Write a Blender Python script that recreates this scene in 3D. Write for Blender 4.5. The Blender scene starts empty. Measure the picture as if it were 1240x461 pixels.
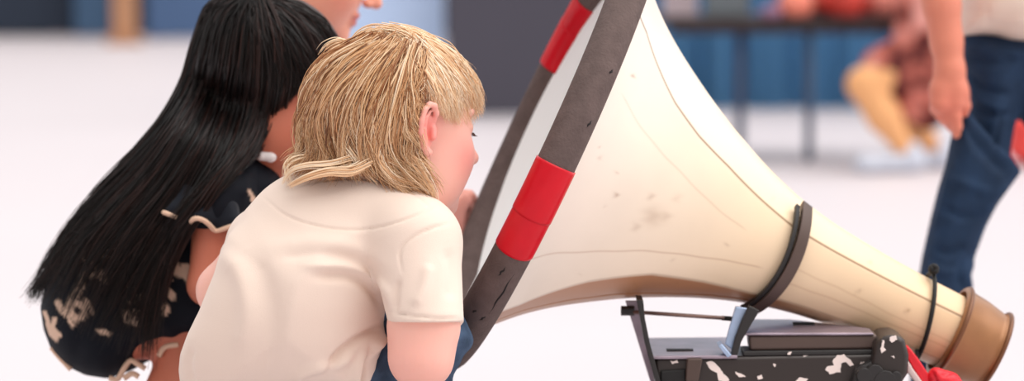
import bpy, math, random
import numpy as np
from mathutils import Vector, Matrix

random.seed(7)
rng = np.random.default_rng(7)
C = bpy.context.scene.collection

# ------------------------------------------------------------------ camera frame
FPX, D0, CU, CV = 4400.0, 4.0, 620.0, 230.5
CAMH = 0.80
PITCH = math.atan((CAMH - 0.464) / 4.0)
SP, CP = math.sin(PITCH), math.cos(PITCH)


def M(u, v, w=0.0):
    """direction (u,v) of the view and distance D0+w -> metres in the camera-aligned frame (right, away, up)"""
    d = D0 + w
    return np.array([(u - CU) / FPX * d, d, -(v - CV) / FPX * d])


def px(r, w=0.0):
    return r * (D0 + w) / FPX


def to_world(a):
    a = np.asarray(a, float)
    out = np.empty_like(a)
    out[..., 0] = a[..., 0]
    out[..., 1] = a[..., 1] * CP + a[..., 2] * SP
    out[..., 2] = -a[..., 1] * SP + a[..., 2] * CP + CAMH
    return out


def from_world(p):
    p = np.asarray(p, float)
    out = np.empty_like(p)
    z = p[..., 2] - CAMH
    out[..., 0] = p[..., 0]
    out[..., 1] = p[..., 1] * CP - z * SP
    out[..., 2] = p[..., 1] * SP + z * CP
    return out


def W(u, v, w=0.0):
    return Vector(to_world(M(u, v, w)))


def floor_pt(u, v):
    d = to_world(M(u, v, 0)) - np.array([0, 0, CAMH])
    t = -CAMH / d[2]
    return Vector((d[0] * t, d[1] * t, 0))


def at_y(u, v, Y):
    d = to_world(M(u, v, 0)) - np.array([0, 0, CAMH])
    t = Y / d[1]
    return Vector((d[0] * t, Y, CAMH + d[2] * t))


def floor_v(w):
    d = D0 + w
    zc = (d * SP - CAMH) / CP
    return CV - zc / d * FPX


# ------------------------------------------------------------------ materials
def mat(name, col, rough=0.6, attr=False, bump=0.0, bscale=200.0, bdetail=3.0, spec=0.5, metal=0.0, var=0.0, vscale=6.0, sheen=0.0, sss=0.0, island=None, stretch=None):
    m = bpy.data.materials.new(name)
    m.use_nodes = True
    nt = m.node_tree
    b = nt.nodes['Principled BSDF']
    b.inputs['Base Color'].default_value = (*col, 1)
    b.inputs['Roughness'].default_value = rough
    b.inputs['Metallic'].default_value = metal
    b.inputs['Specular IOR Level'].default_value = spec
    if sheen:
        b.inputs['Sheen Weight'].default_value = sheen
    if sss:
        b.inputs['Subsurface Weight'].default_value = sss
        b.inputs['Subsurface Radius'].default_value = (1.0, 0.35, 0.2)
        b.inputs['Subsurface Scale'].default_value = 0.01
    src = None
    tc = nt.nodes.new('ShaderNodeTexCoord')
    vec = tc.outputs['Object']
    if stretch:
        mp = nt.nodes.new('ShaderNodeMapping')
        mp.inputs['Scale'].default_value = stretch
        nt.links.new(vec, mp.inputs['Vector'])
        vec = mp.outputs['Vector']
    if attr:
        a = nt.nodes.new('ShaderNodeAttribute')
        a.attribute_name = 'Col'
        src = a.outputs['Color']
    if island:
        g = nt.nodes.new('ShaderNodeNewGeometry')
        r = nt.nodes.new('ShaderNodeValToRGB')
        els = r.color_ramp.elements
        els[0].color = (*island[0], 1)
        els[1].color = (*island[-1], 1)
        for i, c in enumerate(island[1:-1]):
            e = els.new((i + 1) / (len(island) - 1))
            e.color = (*c, 1)
        nt.links.new(g.outputs['Random Per Island'], r.inputs['Fac'])
        src = r.outputs['Color']
    if var:
        n = nt.nodes.new('ShaderNodeTexNoise')
        n.inputs['Scale'].default_value = vscale
        n.inputs['Detail'].default_value = 6
        nt.links.new(vec, n.inputs['Vector'])
        mr = nt.nodes.new('ShaderNodeMapRange')
        mr.inputs['From Min'].default_value = 0.3
        mr.inputs['From Max'].default_value = 0.7
        mr.inputs['To Min'].default_value = 1 - var
        mr.inputs['To Max'].default_value = 1 + var
        nt.links.new(n.outputs['Fac'], mr.inputs['Value'])
        mx = nt.nodes.new('ShaderNodeMix')
        mx.data_type = 'RGBA'
        mx.blend_type = 'MULTIPLY'
        mx.inputs['Factor'].default_value = 1
        if src is None:
            mx.inputs['A'].default_value = (*col, 1)
        else:
            nt.links.new(src, mx.inputs['A'])
        nt.links.new(mr.outputs['Result'], mx.inputs['B'])
        src = mx.outputs['Result']
    if src is not None:
        nt.links.new(src, b.inputs['Base Color'])
    if bump:
        n = nt.nodes.new('ShaderNodeTexNoise')
        n.inputs['Scale'].default_value = bscale
        n.inputs['Detail'].default_value = bdetail
        nt.links.new(vec, n.inputs['Vector'])
        bp = nt.nodes.new('ShaderNodeBump')
        bp.inputs['Strength'].default_value = bump
        bp.inputs['Distance'].default_value = 0.002
        nt.links.new(n.outputs['Fac'], bp.inputs['Height'])
        nt.links.new(bp.outputs['Normal'], b.inputs['Normal'])
    return m


def S(r, g, b):
    f = lambda c: (c / 255 / 12.92) if c / 255 <= 0.04045 else ((c / 255 + 0.055) / 1.055) ** 2.4
    return (f(r), f(g), f(b))


MT = {}
MT['skin'] = mat('skin', S(232, 160, 145), 0.5, attr=True, bump=0.05, bscale=300, spec=0.35, sss=0.12)
MT['skin_far'] = mat('skin_far', S(220, 140, 118), 0.55, attr=True, spec=0.35)
MT['shirt'] = mat('cream_jersey', S(233, 213, 199), 0.9, bump=0.18, bscale=900, spec=0.15, sheen=0.15)
MT['seam'] = mat('cream_thread', S(222, 202, 186), 0.9, spec=0.15)
MT['denim'] = mat('blue_denim', S(64, 82, 106), 0.85, attr=False, bump=0.35, bscale=420, spec=0.2, var=0.45, vscale=38)
MT['denim_dark'] = mat('dark_denim', S(30, 50, 76), 0.8, bump=0.3, bscale=350, spec=0.25, var=0.3, vscale=25)
MT['navy'] = mat('navy_print', S(10, 14, 24), 0.75, attr=True, spec=0.2)
MT['navy_plain'] = mat('navy_cloth', S(11, 17, 29), 0.7, spec=0.25, sheen=0.1)
MT['cream_trim'] = mat('cream_trim', S(226, 190, 165), 0.85, spec=0.2)
MT['white_cloth'] = mat('white_cloth', S(235, 228, 228), 0.85, spec=0.2)
MT['blue_cloth'] = mat('pale_blue_cloth', S(120, 165, 215), 0.85, spec=0.2, bump=0.2, bscale=300)
MT['blond'] = mat('blond_hair', S(214, 165, 110), 0.4, spec=0.45, attr=True)
MT['dark_hair'] = mat('dark_hair', S(22, 14, 13), 0.4, spec=0.3, island=[S(8, 5, 5), S(14, 9, 8), S(24, 14, 13), S(52, 32, 28)])
MT['brown_hair'] = mat('brown_hair', S(72, 44, 30), 0.45, spec=0.4, island=[S(50, 30, 20), S(96, 62, 42)])
MT['lash'] = mat('eyelash', S(70, 42, 30), 0.5)
MT['horn'] = mat('aged_horn', S(240, 222, 195), 0.38, attr=True, spec=0.4, var=0.05, vscale=7)
MT['horn_in'] = mat('pale_horn_lining', S(250, 252, 252), 0.5, spec=0.35)
MT['foam'] = mat('grey_foam', S(100, 85, 82), 0.85, bump=0.55, bscale=330, bdetail=6, spec=0.25, var=0.14, vscale=60)
MT['crack'] = mat('foam_crack', S(34, 30, 30), 0.95)
MT['tape'] = mat('red_tape', S(206, 6, 30), 0.3, bump=0.35, bscale=45, spec=0.3, var=0.07, vscale=30)
MT['tail'] = mat('brown_leather_metal', S(150, 103, 66), 0.38, metal=0.25, spec=0.5, var=0.22, vscale=14, bump=0.1, bscale=40)
MT['tail_rim'] = mat('brown_rim', S(112, 70, 42), 0.35, metal=0.3)
MT['rubber'] = mat('black_rubber', S(34, 31, 31), 0.5, bump=0.2, bscale=400)
MT['steel'] = mat('bluish_steel', S(176, 196, 226), 0.3, metal=0.75, var=0.15, vscale=40)
MT['rod'] = mat('brown_steel_rod', S(128, 102, 94), 0.4, metal=0.6)
MT['plate'] = mat('worn_grey_plate', S(154, 140, 152), 0.32, metal=0.5, var=0.2, vscale=30)
MT['beam'] = mat('brown_black_beam', S(86, 70, 64), 0.42, metal=0.3, var=0.2, vscale=12)
MT['cord'] = mat('black_cord', S(14, 13, 14), 0.7)
MT['red_strap'] = mat('red_webbing', S(226, 24, 42), 0.5, bump=0.3, bscale=300)
MT['shoe'] = mat('pale_shoe', S(205, 212, 226), 0.6)
MT['shoe_dark'] = mat('dark_shoe', S(45, 48, 58), 0.6)
MT['trim_nail'] = mat('pink_lining', S(214, 190, 186), 0.6)


def chip_mat():
    m = mat('chipped_black_paint', S(46, 41, 41), 0.38, spec=0.5, metal=0.15)
    nt = m.node_tree
    b = nt.nodes['Principled BSDF']
    tc = nt.nodes.new('ShaderNodeTexCoord')
    n = nt.nodes.new('ShaderNodeTexNoise')
    n.inputs['Scale'].default_value = 21
    n.inputs['Detail'].default_value = 3.5
    n.inputs['Distortion'].default_value = 0.9
    nt.links.new(tc.outputs['Object'], n.inputs['Vector'])
    r = nt.nodes.new('ShaderNodeValToRGB')
    r.color_ramp.elements[0].position = 0.665
    r.color_ramp.elements[0].color = (*S(50, 42, 40), 1)
    r.color_ramp.elements[1].position = 0.675
    r.color_ramp.elements[1].color = (*S(236, 220, 214), 1)
    nt.links.new(n.outputs['Fac'], r.inputs['Fac'])
    nt.links.new(r.outputs['Color'], b.inputs['Base Color'])
    return m


MT['chip'] = chip_mat()
MT['bare'] = mat('bare_metal_spot', S(238, 222, 216), .6)


# ------------------------------------------------------------------ object plumbing
def link_mesh(name, verts, faces, material, parent=None, smooth=True, col=None, world=True):
    me = bpy.data.meshes.new(name)
    verts = np.asarray(verts, np.float64)
    if not world:
        verts = to_world(verts)
    if isinstance(faces, np.ndarray):
        nv, nf, k = len(verts), len(faces), faces.shape[1]
        me.vertices.add(nv)
        me.vertices.foreach_set('co', verts.astype(np.float32).ravel())
        me.loops.add(nf * k)
        me.loops.foreach_set('vertex_index', faces.astype(np.int32).ravel())
        me.polygons.add(nf)
        me.polygons.foreach_set('loop_start', np.arange(0, nf * k, k, dtype=np.int32))
        me.update(calc_edges=True)
    else:
        me.from_pydata([tuple(v) for v in verts], [], [tuple(f) for f in faces])
        me.update()
    if smooth:
        me.polygons.foreach_set('use_smooth', np.ones(len(me.polygons), bool))
    if col is not None:
        a = me.color_attributes.new('Col', 'FLOAT_COLOR', 'POINT')
        c4 = np.ones((len(verts), 4), np.float32)
        c4[:, :3] = col
        a.data.foreach_set('color', c4.ravel())
    me.validate()
    me.materials.append(material)
    o = bpy.data.objects.new(name, me)
    C.objects.link(o)
    if parent is not None:
        o.parent = parent
        o.matrix_parent_inverse = Matrix.Translation(-Vector(parent.location))
    return o


def thing(name, label, cat, loc, group=None):
    o = bpy.data.objects.new(name, None)
    o.empty_display_size = 0.05
    C.objects.link(o)
    o.location = loc
    o['label'] = label
    o['category'] = cat
    if group:
        o['group'] = group
    return o


def tag(o, label, cat, group=None):
    o['label'] = label
    o['category'] = cat
    if group:
        o['group'] = group
    return o


def structure(o):
    o['kind'] = 'structure'
    return o


class MB:
    """collects boxes, tubes and plates (world coordinates) into ONE mesh"""

    def __init__(self):
        self.v, self.f = [], []

    def add(self, v, f):
        n = len(self.v)
        self.v += [tuple(p) for p in v]
        self.f += [tuple(i + n for i in q) for q in f]

    def box(self, lo, hi, M4=None):
        lo, hi = Vector(lo), Vector(hi)
        p = [Vector((x, y, z)) for x in (lo.x, hi.x) for y in (lo.y, hi.y) for z in (lo.z, hi.z)]
        if M4:
            p = [M4 @ q for q in p]
        self.add(p, [(0, 1, 3, 2), (4, 6, 7, 5), (0, 4, 5, 1), (2, 3, 7, 6), (0, 2, 6, 4), (1, 5, 7, 3)])

    def tube(self, pts, r, n=12, closed=False, ref=None, flat=1.0):
        pts = [np.array(p, float) for p in pts]
        k = len(pts)
        rs = r if hasattr(r, '__len__') else [r] * k
        vs, fs = [], []
        prev = None
        for i in range(k):
            if closed:
                t = pts[(i + 1) % k] - pts[i - 1]
            else:
                t = pts[min(i + 1, k - 1)] - pts[max(i - 1, 0)]
            t = t / (np.linalg.norm(t) + 1e-12)
            a = prev if prev is not None else np.array(ref if ref is not None else ((0, 0, 1) if abs(t[2]) < .9 else (1, 0, 0)), float)
            a = a - t * np.dot(a, t)
            a /= np.linalg.norm(a) + 1e-12
            prev = a
            b = np.cross(t, a)
            for j in range(n):
                an = 2 * math.pi * j / n
                vs.append(pts[i] + rs[i] * (math.cos(an) * a + flat * math.sin(an) * b))
        for i in range(k if closed else k - 1):
            for j in range(n):
                i2 = (i + 1) % k
                fs.append((i * n + j, i * n + (j + 1) % n, i2 * n + (j + 1) % n, i2 * n + j))
        if not closed:
            fs.append(tuple(reversed(range(n))))
            fs.append(tuple(range((k - 1) * n, k * n)))
        self.add(vs, fs)

    def prism(self, poly, depth_vec):
        """poly: world points of one face, extruded by depth_vec"""
        n = len(poly)
        d = Vector(depth_vec)
        vs = [Vector(p) for p in poly] + [Vector(p) + d for p in poly]
        fs = [tuple(range(n)), tuple(reversed(range(n, 2 * n)))]
        for i in range(n):
            j = (i + 1) % n
            fs.append((i, n + i, n + j, j))
        self.add(vs, fs)

    def build(self, name, material, parent=None, smooth=False, bevel=0.0, seg=2, angle=None):
        o = link_mesh(name, self.v, self.f, material, parent, smooth)
        if bevel:
            b = o.modifiers.new('bevel', 'BEVEL')
            b.width = bevel
            b.segments = seg
            b.limit_method = 'ANGLE'
            b.angle_limit = math.radians(40)
            o.data.polygons.foreach_set('use_smooth', np.ones(len(o.data.polygons), bool))
            wn = o.modifiers.new('wn', 'WEIGHTED_NORMAL')
        return o


# ------------------------------------------------------------------ implicit modelling
def smin(a, b, k):
    if k <= 0:
        return np.minimum(a, b)
    h = np.maximum(k - np.abs(a - b), 0) / k
    return np.minimum(a, b) - h * h * k * 0.25


class Field:
    """smooth unions and cuts on a (possibly uneven) grid, turned into one closed surface"""

    def __init__(self, lo, hi, step, fine=None, finestep=None):
        ax = []
        for i in range(3):
            if fine is None:
                ax.append(np.arange(lo[i], hi[i] + step, step))
            else:
                a0, a1 = fine[0][i], fine[1][i]
                parts = []
                if lo[i] < a0:
                    n = max(1, int(math.ceil((a0 - lo[i]) / step)))
                    parts.append(np.linspace(lo[i], a0, n, endpoint=False))
                n = int(math.ceil((a1 - a0) / finestep))
                parts.append(np.linspace(a0, a1, n, endpoint=False))
                n = max(2, int(math.ceil((max(hi[i], a1 + step) - a1) / step)) + 1)
                parts.append(np.linspace(a1, max(hi[i], a1 + step), n))
                ax.append(np.concatenate(parts))
        self.ax = [a.astype(np.float32) for a in ax]
        self.F = np.full([len(a) for a in ax], 0.06, np.float32)

    def win(self, lo, hi, m):
        sl = []
        for i in range(3):
            a = self.ax[i]
            i0 = max(0, int(np.searchsorted(a, lo[i] - m)) - 1)
            i1 = min(len(a), int(np.searchsorted(a, hi[i] + m)) + 1)
            if i1 <= i0:
                return None, None
            sl.append(slice(i0, i1))
        X = self.ax[0][sl[0]][:, None, None]
        Y = self.ax[1][sl[1]][None, :, None]
        Z = self.ax[2][sl[2]][None, None, :]
        return tuple(sl), (X, Y, Z)

    def _apply(self, sl, d, op, k):
        if op == 'u':
            self.F[sl] = smin(self.F[sl], d, k)
        elif op == 's':
            self.F[sl] = -smin(-self.F[sl], d, k)
        elif op == 'i':
            self.F[sl] = -smin(-self.F[sl], -d, k)

    def cone(self, a, b, ra, rb, k=0.02, op='u', ys=1.0):
        a, b = np.asarray(a, float), np.asarray(b, float)
        R = max(ra, rb)
        lo, hi = np.minimum(a, b) - R, np.maximum(a, b) + R
        sl, g = self.win(lo, hi, 0.06 + k)
        if sl is None:
            return self
        d = b - a
        L2 = float(d @ d) + 1e-12
        px_, py_, pz_ = g[0] - a[0], g[1] - a[1], g[2] - a[2]
        t = np.clip((px_ * d[0] + py_ * d[1] + pz_ * d[2]) / L2, 0, 1)
        dist = np.sqrt((px_ - t * d[0]) ** 2 + ((py_ - t * d[1]) / ys) ** 2 + (pz_ - t * d[2]) ** 2) - (ra + (rb - ra) * t)
        self._apply(sl, dist.astype(np.float32), op, k)
        return self

    def path(self, pts, rs, k=0.01, op='u'):
        for i in range(len(pts) - 1):
            self.cone(pts[i], pts[i + 1], rs[i], rs[i + 1], k, op)
        return self

    def ell(self, c, r, frame=None, k=0.02, op='u'):
        c, r = np.asarray(c, float), np.asarray(r, float)
        R = max(r)
        sl, g = self.win(c - R, c + R, 0.06 + k)
        if sl is None:
            return self
        p = (g[0] - c[0], g[1] - c[1], g[2] - c[2])
        if frame is None:
            q = p
        else:
            q = [p[0] * f[0] + p[1] * f[1] + p[2] * f[2] for f in frame]
        k0 = np.sqrt(sum((q[i] / r[i]) ** 2 for i in range(3)))
        k1 = np.sqrt(sum((q[i] / r[i] ** 2) ** 2 for i in range(3))) + 1e-9
        d = np.where(k0 < 1e-3, -min(r), k0 * (k0 - 1) / k1)
        self._apply(sl, d.astype(np.float32), op, k)
        return self

    def puff(self, poly, w0, T, R, k=0.015, op='u', slope=None):
        """a cushion-like volume with the outline poly [(u,v)..] at depth offset w0, half thickness T, edge roundness R"""
        P = np.array([M(u, v, w0)[[0, 2]] for u, v in poly])
        lo = np.array([P[:, 0].min(), D0 + w0 - T - .15, P[:, 1].min()])
        hi = np.array([P[:, 0].max(), D0 + w0 + T + .15, P[:, 1].max()])
        sl, g = self.win(lo, hi, 0.06 + k)
        if sl is None:
            return self
        X, Z = g[0][:, 0, 0][:, None].astype(np.float64), g[2][0, 0, :][None, :].astype(np.float64)
        dist = np.full((X.shape[0], Z.shape[1]), 1e9)
        ins = np.zeros(dist.shape, bool)
        n = len(P)
        for i in range(n):
            a, b = P[i], P[(i + 1) % n]
            e = b - a
            t = np.clip(((X - a[0]) * e[0] + (Z - a[1]) * e[1]) / (e @ e + 1e-12), 0, 1)
            dist = np.minimum(dist, (X - a[0] - t * e[0]) ** 2 + (Z - a[1] - t * e[1]) ** 2)
            c = ((a[1] > Z) != (b[1] > Z)) & (X < (b[0] - a[0]) * (Z - a[1]) / (b[1] - a[1] + 1e-12) + a[0])
            ins ^= c
        din = np.where(ins, np.sqrt(dist), -np.sqrt(dist))
        # soften the inner ridge lines of the distance field
        for _ in range(3):
            q = np.pad(din, 1, mode='edge')
            din = np.where(din > 0.004, (q[:-2, 1:-1] + q[2:, 1:-1] + q[1:-1, :-2] + q[1:-1, 2:] + 2 * din) / 6, din)
        rr = 1 - din / R
        q = np.where(rr > 0, rr, 0)[:, None, :]
        Y = g[1] - (D0 + w0)
        if slope is not None:   # depth of the middle surface changes with height / sideways: (dY/dz, z0, dY/dx, x0)
            Y = Y - slope[0] * (g[2] - slope[1]) - slope[2] * (g[0] - slope[3]) - slope[4] * (g[2] - slope[1]) ** 2
        f = (np.sqrt(q * q + (Y / T) ** 2) - 1) * min(R, T)
        self._apply(sl, f.astype(np.float32), op, k)
        return self

    def plane(self, p, n, k=0.004):
        """keep the side opposite to n"""
        n = np.asarray(n, float)
        n = n / np.linalg.norm(n)
        d = (self.ax[0][:, None, None] - p[0]) * n[0] + (self.ax[1][None, :, None] - p[1]) * n[1] + (self.ax[2][None, None, :] - p[2]) * n[2]
        self.F = -smin(-self.F, -d.astype(np.float32), k)
        return self

    def mesh(self):
        F = self.F
        F[0] = F[-1] = 0.05
        F[:, 0] = F[:, -1] = 0.05
        F[:, :, 0] = F[:, :, -1] = 0.05
        ins = F < 0
        cnt = np.zeros([s - 1 for s in F.shape], np.int8)
        for dx in (0, 1):
            for dy in (0, 1):
                for dz in (0, 1):
                    cnt += ins[dx:dx + cnt.shape[0], dy:dy + cnt.shape[1], dz:dz + cnt.shape[2]]
        act = np.argwhere((cnt > 0) & (cnt < 8))
        ids = np.full(cnt.shape, -1, np.int32)
        ids[act[:, 0], act[:, 1], act[:, 2]] = np.arange(len(act))
        cor = [(x, y, z) for x in (0, 1) for y in (0, 1) for z in (0, 1)]
        val = {c: F[act[:, 0] + c[0], act[:, 1] + c[1], act[:, 2] + c[2]].astype(np.float64) for c in cor}
        X = [self.ax[i].astype(np.float64) for i in range(3)]
        acc = np.zeros((len(act), 3))
        num = np.zeros(len(act))
        pos = {c: np.stack([X[i][act[:, i] + c[i]] for i in range(3)], 1) for c in cor}
        for c in cor:
            for i in range(3):
                if c[i] == 0:
                    e = list(c)
                    e[i] = 1
                    e = tuple(e)
                    a, b = val[c], val[e]
                    m = (a < 0) != (b < 0)
                    t = np.where(m, a / (a - b + 1e-20), 0)
                    p = pos[c] + (pos[e] - pos[c]) * t[:, None]
                    acc[m] += p[m]
                    num[m] += 1
        V = acc / num[:, None]
        quads = []
        for ax_ in range(3):
            o1, o2 = [(1, 2), (2, 0), (0, 1)][ax_]
            s0 = [slice(None)] * 3
            s1 = [slice(None)] * 3
            s0[ax_] = slice(0, -1)
            s1[ax_] = slice(1, None)
            A, B = ins[tuple(s0)], ins[tuple(s1)]
            e = np.argwhere(A != B)
            ok = (e[:, o1] > 0) & (e[:, o2] > 0) & (e[:, o1] < F.shape[o1] - 1) & (e[:, o2] < F.shape[o2] - 1)
            e = e[ok]
            sgn = A[e[:, 0], e[:, 1], e[:, 2]]
            q = []
            for (d1, d2) in ((1, 1), (0, 1), (0, 0), (1, 0)):
                c = e.copy()
                c[:, o1] -= d1
                c[:, o2] -= d2
                q.append(ids[c[:, 0], c[:, 1], c[:, 2]])
            q = np.stack(q, 1)
            q[~sgn] = q[~sgn][:, ::-1]
            quads.append(q)
        Q = np.concatenate(quads)
        return V, Q


def vnormals(V, Q):
    n = np.cross(V[Q[:, 2]] - V[Q[:, 0]], V[Q[:, 3]] - V[Q[:, 1]])
    N = np.zeros_like(V)
    for i in range(4):
        np.add.at(N, Q[:, i], n)
    return N / (np.linalg.norm(N, axis=1, keepdims=True) + 1e-15)


def relax(V, Q, it=2, lam=0.5):
    for _ in range(it):
        acc = np.zeros_like(V)
        num = np.zeros(len(V))
        for i in range(4):
            for j in (i + 1, i + 3):
                np.add.at(acc, Q[:, i], V[Q[:, j % 4]])
                np.add.at(num, Q[:, i], 1)
        V = V + lam * (acc / num[:, None] - V)
    return V


def uvof(V):
    return np.stack([CU + V[:, 0] / V[:, 1] * FPX, CV - V[:, 2] / V[:, 1] * FPX], 1)


def seg_dist(P, line):
    d = np.full(len(P), 1e9)
    tt = np.zeros(len(P))
    n = len(line) - 1
    for i in range(n):
        a, b = np.array(line[i], float), np.array(line[i + 1], float)
        e = b - a
        t = np.clip(((P - a) @ e) / (e @ e), 0, 1)
        di = np.linalg.norm(P - a - t[:, None] * e, axis=1)
        m = di < d
        d[m] = di[m]
        tt[m] = (i + t[m]) / n
    return d, tt


def creases(V, Q, lines, side=-1):
    """folds and seams: (polyline over the front, half width px, height m); fades at its ends"""
    N = vnormals(V, Q)
    P = uvof(V)
    f = np.clip(-N[:, 1] * 2.0, 0, 1) if side < 0 else 1
    off = np.zeros(len(V))
    for line, wd, amp in lines:
        line = resample(np.array(line, float), 22) if len(line) > 2 else line
        d, t = seg_dist(P, line)
        fade = np.clip(np.minimum(t, 1 - t) * 6, 0, 1) * 0.8 + 0.2
        off += amp * np.exp(-(d / wd) ** 2) * fade
    return V + N * (off * f)[:, None]


def paint(V, base, spots):
    """albedo patches: (kind, data, colour, strength)"""
    c = np.tile(np.array(base, float), (len(V), 1))
    for s in spots:
        p, r, colr, st = s
        d = np.linalg.norm(V - np.asarray(p), axis=1)
        k = st * np.exp(-(d / r) ** 2)
        c = c * (1 - k[:, None]) + np.array(colr) * k[:, None]
    return c


def frame_from(F, upish=(0, 0, 1)):
    F = np.array(F, float)
    F /= np.linalg.norm(F)
    L = np.cross(np.array(upish, float), F)
    L /= np.linalg.norm(L)
    U = np.cross(F, L)
    return np.stack([F, L, U])


def head(fd, O, fr, s=1.0, ears=(-1, 1), open_ear=True):
    """child's head around O; fr rows = forward, left, up"""
    T = lambda f, l, u: O + s * (f * fr[0] + l * fr[1] + u * fr[2])
    E = lambda c, r, k, op='u': fd.ell(T(*c), np.array(r) * s, fr, k * s, op)
    E((-.006, 0, .020), (.088, .071, .082), .01)
    E((.034, 0, -.022), (.053, .055, .074), .03)
    E((.044, 0, -.082), (.034, .036, .026), .03)
    E((.066, 0, -.098), (.017, .018, .014), .02)
    for q in (-1, 1):
        E((.055, q * .033, -.040), (.029, .027, .029), .02)
        E((.030, q * .040, -.070), (.030, .020, .028), .03)
        E((.094, q * .030, -.003), (.012, .017, .010), .012, 's')
        E((.073, q * .030, -.005), (.0125, .0145, .0115), .004)
        fd.cone(T(.084, q * .014, .014), T(.078, q * .042, .014), .004 * s, .003 * s, .012 * s)
    fd.cone(T(.083, 0, -.002), T(.107, 0, -.039), .0055 * s, .0085 * s, .011 * s)
    for q in (-1, 1):
        E((.097, q * .0085, -.043), (.0075, .006, .006), .005)
        E((.100, q * .005, -.0485), (.003, .0025, .003), .002, 's')
    E((.084, 0, -.062), (.008, .018, .0055), .006)
    E((.081, 0, -.0725), (.009, .015, .006), .005)
    fd.cone(T(.090, -.016, -.0675), T(.090, .016, -.0675), .0016 * s, .0016 * s, .002 * s, 's')
    for q in ears:
        B = lambda f, u, l=0.0: T(f * .8 - .003, q * (.0725 + l), u * 1.02 - .001)
        fd.ell(B(-.006, -.012, .001), np.array((.0135, .0055, .027)) * s, fr, .004 * s)
        fd.ell(B(-.003, -.013, .0085), np.array((.0068, .0065, .016)) * s, fr, .003 * s, 's')
        pts = [B(.008, -.004, .002), B(.010, .008, .007), B(.004, .0165, .010), B(-.006, .018, .012), B(-.015, .011, .013), B(-.0195, -.002, .013), B(-.019, -.015, .012), B(-.013, -.028, .010), B(-.004, -.037, .007), B(.003, -.036, .004)]
        fd.path(pts, [.0032 * s] + [.0036 * s] * 6 + [.0042 * s, .0052 * s, .004 * s], .002 * s)
        pts = [B(-.001, .010, .007), B(-.0095, .002, .009), B(-.0115, -.012, .009), B(-.007, -.025, .008)]
        fd.path(pts, [.0026 * s, .003 * s, .003 * s, .003 * s], .002 * s)
        fd.cone(B(.008, -.010, .004), B(.006, -.019, .007), .0045 * s, .004 * s, .003 * s)
    return T


def hand(fd, Wp, d, n, thumb, L, curl=0.5, spread=0.0, k=0.004, curls=None):
    """palm, four fingers and a thumb; d towards the fingertips, n out of the palm, thumb = +1/-1 side"""
    d = np.array(d, float); d /= np.linalg.norm(d)
    n = np.array(n, float); n -= d * (n @ d); n /= np.linalg.norm(n)
    s = np.cross(n, d) * thumb
    kn = []
    for i in range(4):
        o = (1.5 - i)
        K = Wp + d * L * (.50 - .02 * abs(o - .5)) + s * o * L * .115
        fd.cone(Wp + s * o * L * .07, K, L * .085, L * .07, k * 2.5)
        kn.append(K)
    for i in range(4):
        o = (1.5 - i)
        ln = L * (.44, .49, .45, .35)[i]
        dd = d + s * o * spread
        dd /= np.linalg.norm(dd)
        p = kn[i]
        ang = 0
        c = curls[i] if curls else curl
        for j, q in enumerate((.45, .30, .25)):
            ang += c * (1.0, 1.15, .7)[j]
            v = dd * math.cos(ang) + n * math.sin(ang)
            e = p + v * ln * q
            r = L * np.array((.060, .054, .048, .042))
            fd.cone(p, e, r[j], r[j + 1], k)
            p = e
    p = Wp + d * L * .12 + s * L * .14
    dirs = [d * .75 + s * .6 + n * .25, d * .9 + s * .25 + n * .35, d * .9 + s * .0 + n * .5]
    for j, v in enumerate(dirs):
        v = v / np.linalg.norm(v)
        e = p + v * L * (.22, .17, .14)[j]
        r = L * np.array((.085, .066, .058, .048))
        fd.cone(p, e, r[j], r[j + 1], k * 1.5)
        p = e


# ------------------------------------------------------------------ hair
def strands(P, r0, r1, sides=4, flat=0.6):
    """P: (S,K,3) polylines in the camera frame -> one mesh of tapered locks"""
    Sn, K, _ = P.shape
    T = np.gradient(P, axis=1)
    T /= np.linalg.norm(T, axis=2, keepdims=True) + 1e-12
    ref = np.array([0, 1.0, 0])
    A = np.cross(T, ref)
    A /= np.linalg.norm(A, axis=2, keepdims=True) + 1e-9
    B = np.cross(T, A)
    t = np.linspace(0, 1, K)
    prof = np.interp(t, [0, .15, .6, 1], [.8, 1, .85, .12])
    R = (np.asarray(r0)[:, None] * prof[None, :]) if hasattr(r0, '__len__') else np.tile(r0 * prof, (Sn, 1))
    V = []
    for j in range(sides):
        a = 2 * math.pi * j / sides
        V.append(P + R[:, :, None] * (math.cos(a) * A + flat * math.sin(a) * B))
    V = np.stack(V, 2).reshape(-1, 3)
    s = np.arange(Sn)[:, None, None] * K * sides
    i = np.arange(K - 1)[None, :, None] * sides
    j = np.arange(sides)[None, None, :]
    j2 = (j + 1) % sides
    Q = np.stack([s + i + j, s + i + j2, s + i + sides + j2, s + i + sides + j], -1).reshape(-1, 4)
    return V, Q


def resample(pts, K):
    pts = np.asarray(pts, float)
    # Catmull-Rom then even resampling
    n = len(pts)
    ext = np.vstack([2 * pts[0] - pts[1], pts, 2 * pts[-1] - pts[-2]])
    out = []
    for i in range(n - 1):
        p0, p1, p2, p3 = ext[i:i + 4]
        for t in np.linspace(0, 1, 12, endpoint=False):
            out.append(.5 * ((2 * p1) + (-p0 + p2) * t + (2 * p0 - 5 * p1 + 4 * p2 - p3) * t * t + (-p0 + 3 * p1 - 3 * p2 + p3) * t ** 3))
    out.append(pts[-1])
    out = np.array(out)
    L = np.r_[0, np.cumsum(np.linalg.norm(np.diff(out, axis=0), axis=1))]
    q = np.linspace(0, L[-1], K)
    return np.stack([np.interp(q, L, out[:, i]) for i in range(out.shape[1])], 1)


def guide_field(guides, K):
    return np.stack([resample(g, K) for g in guides])


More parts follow.
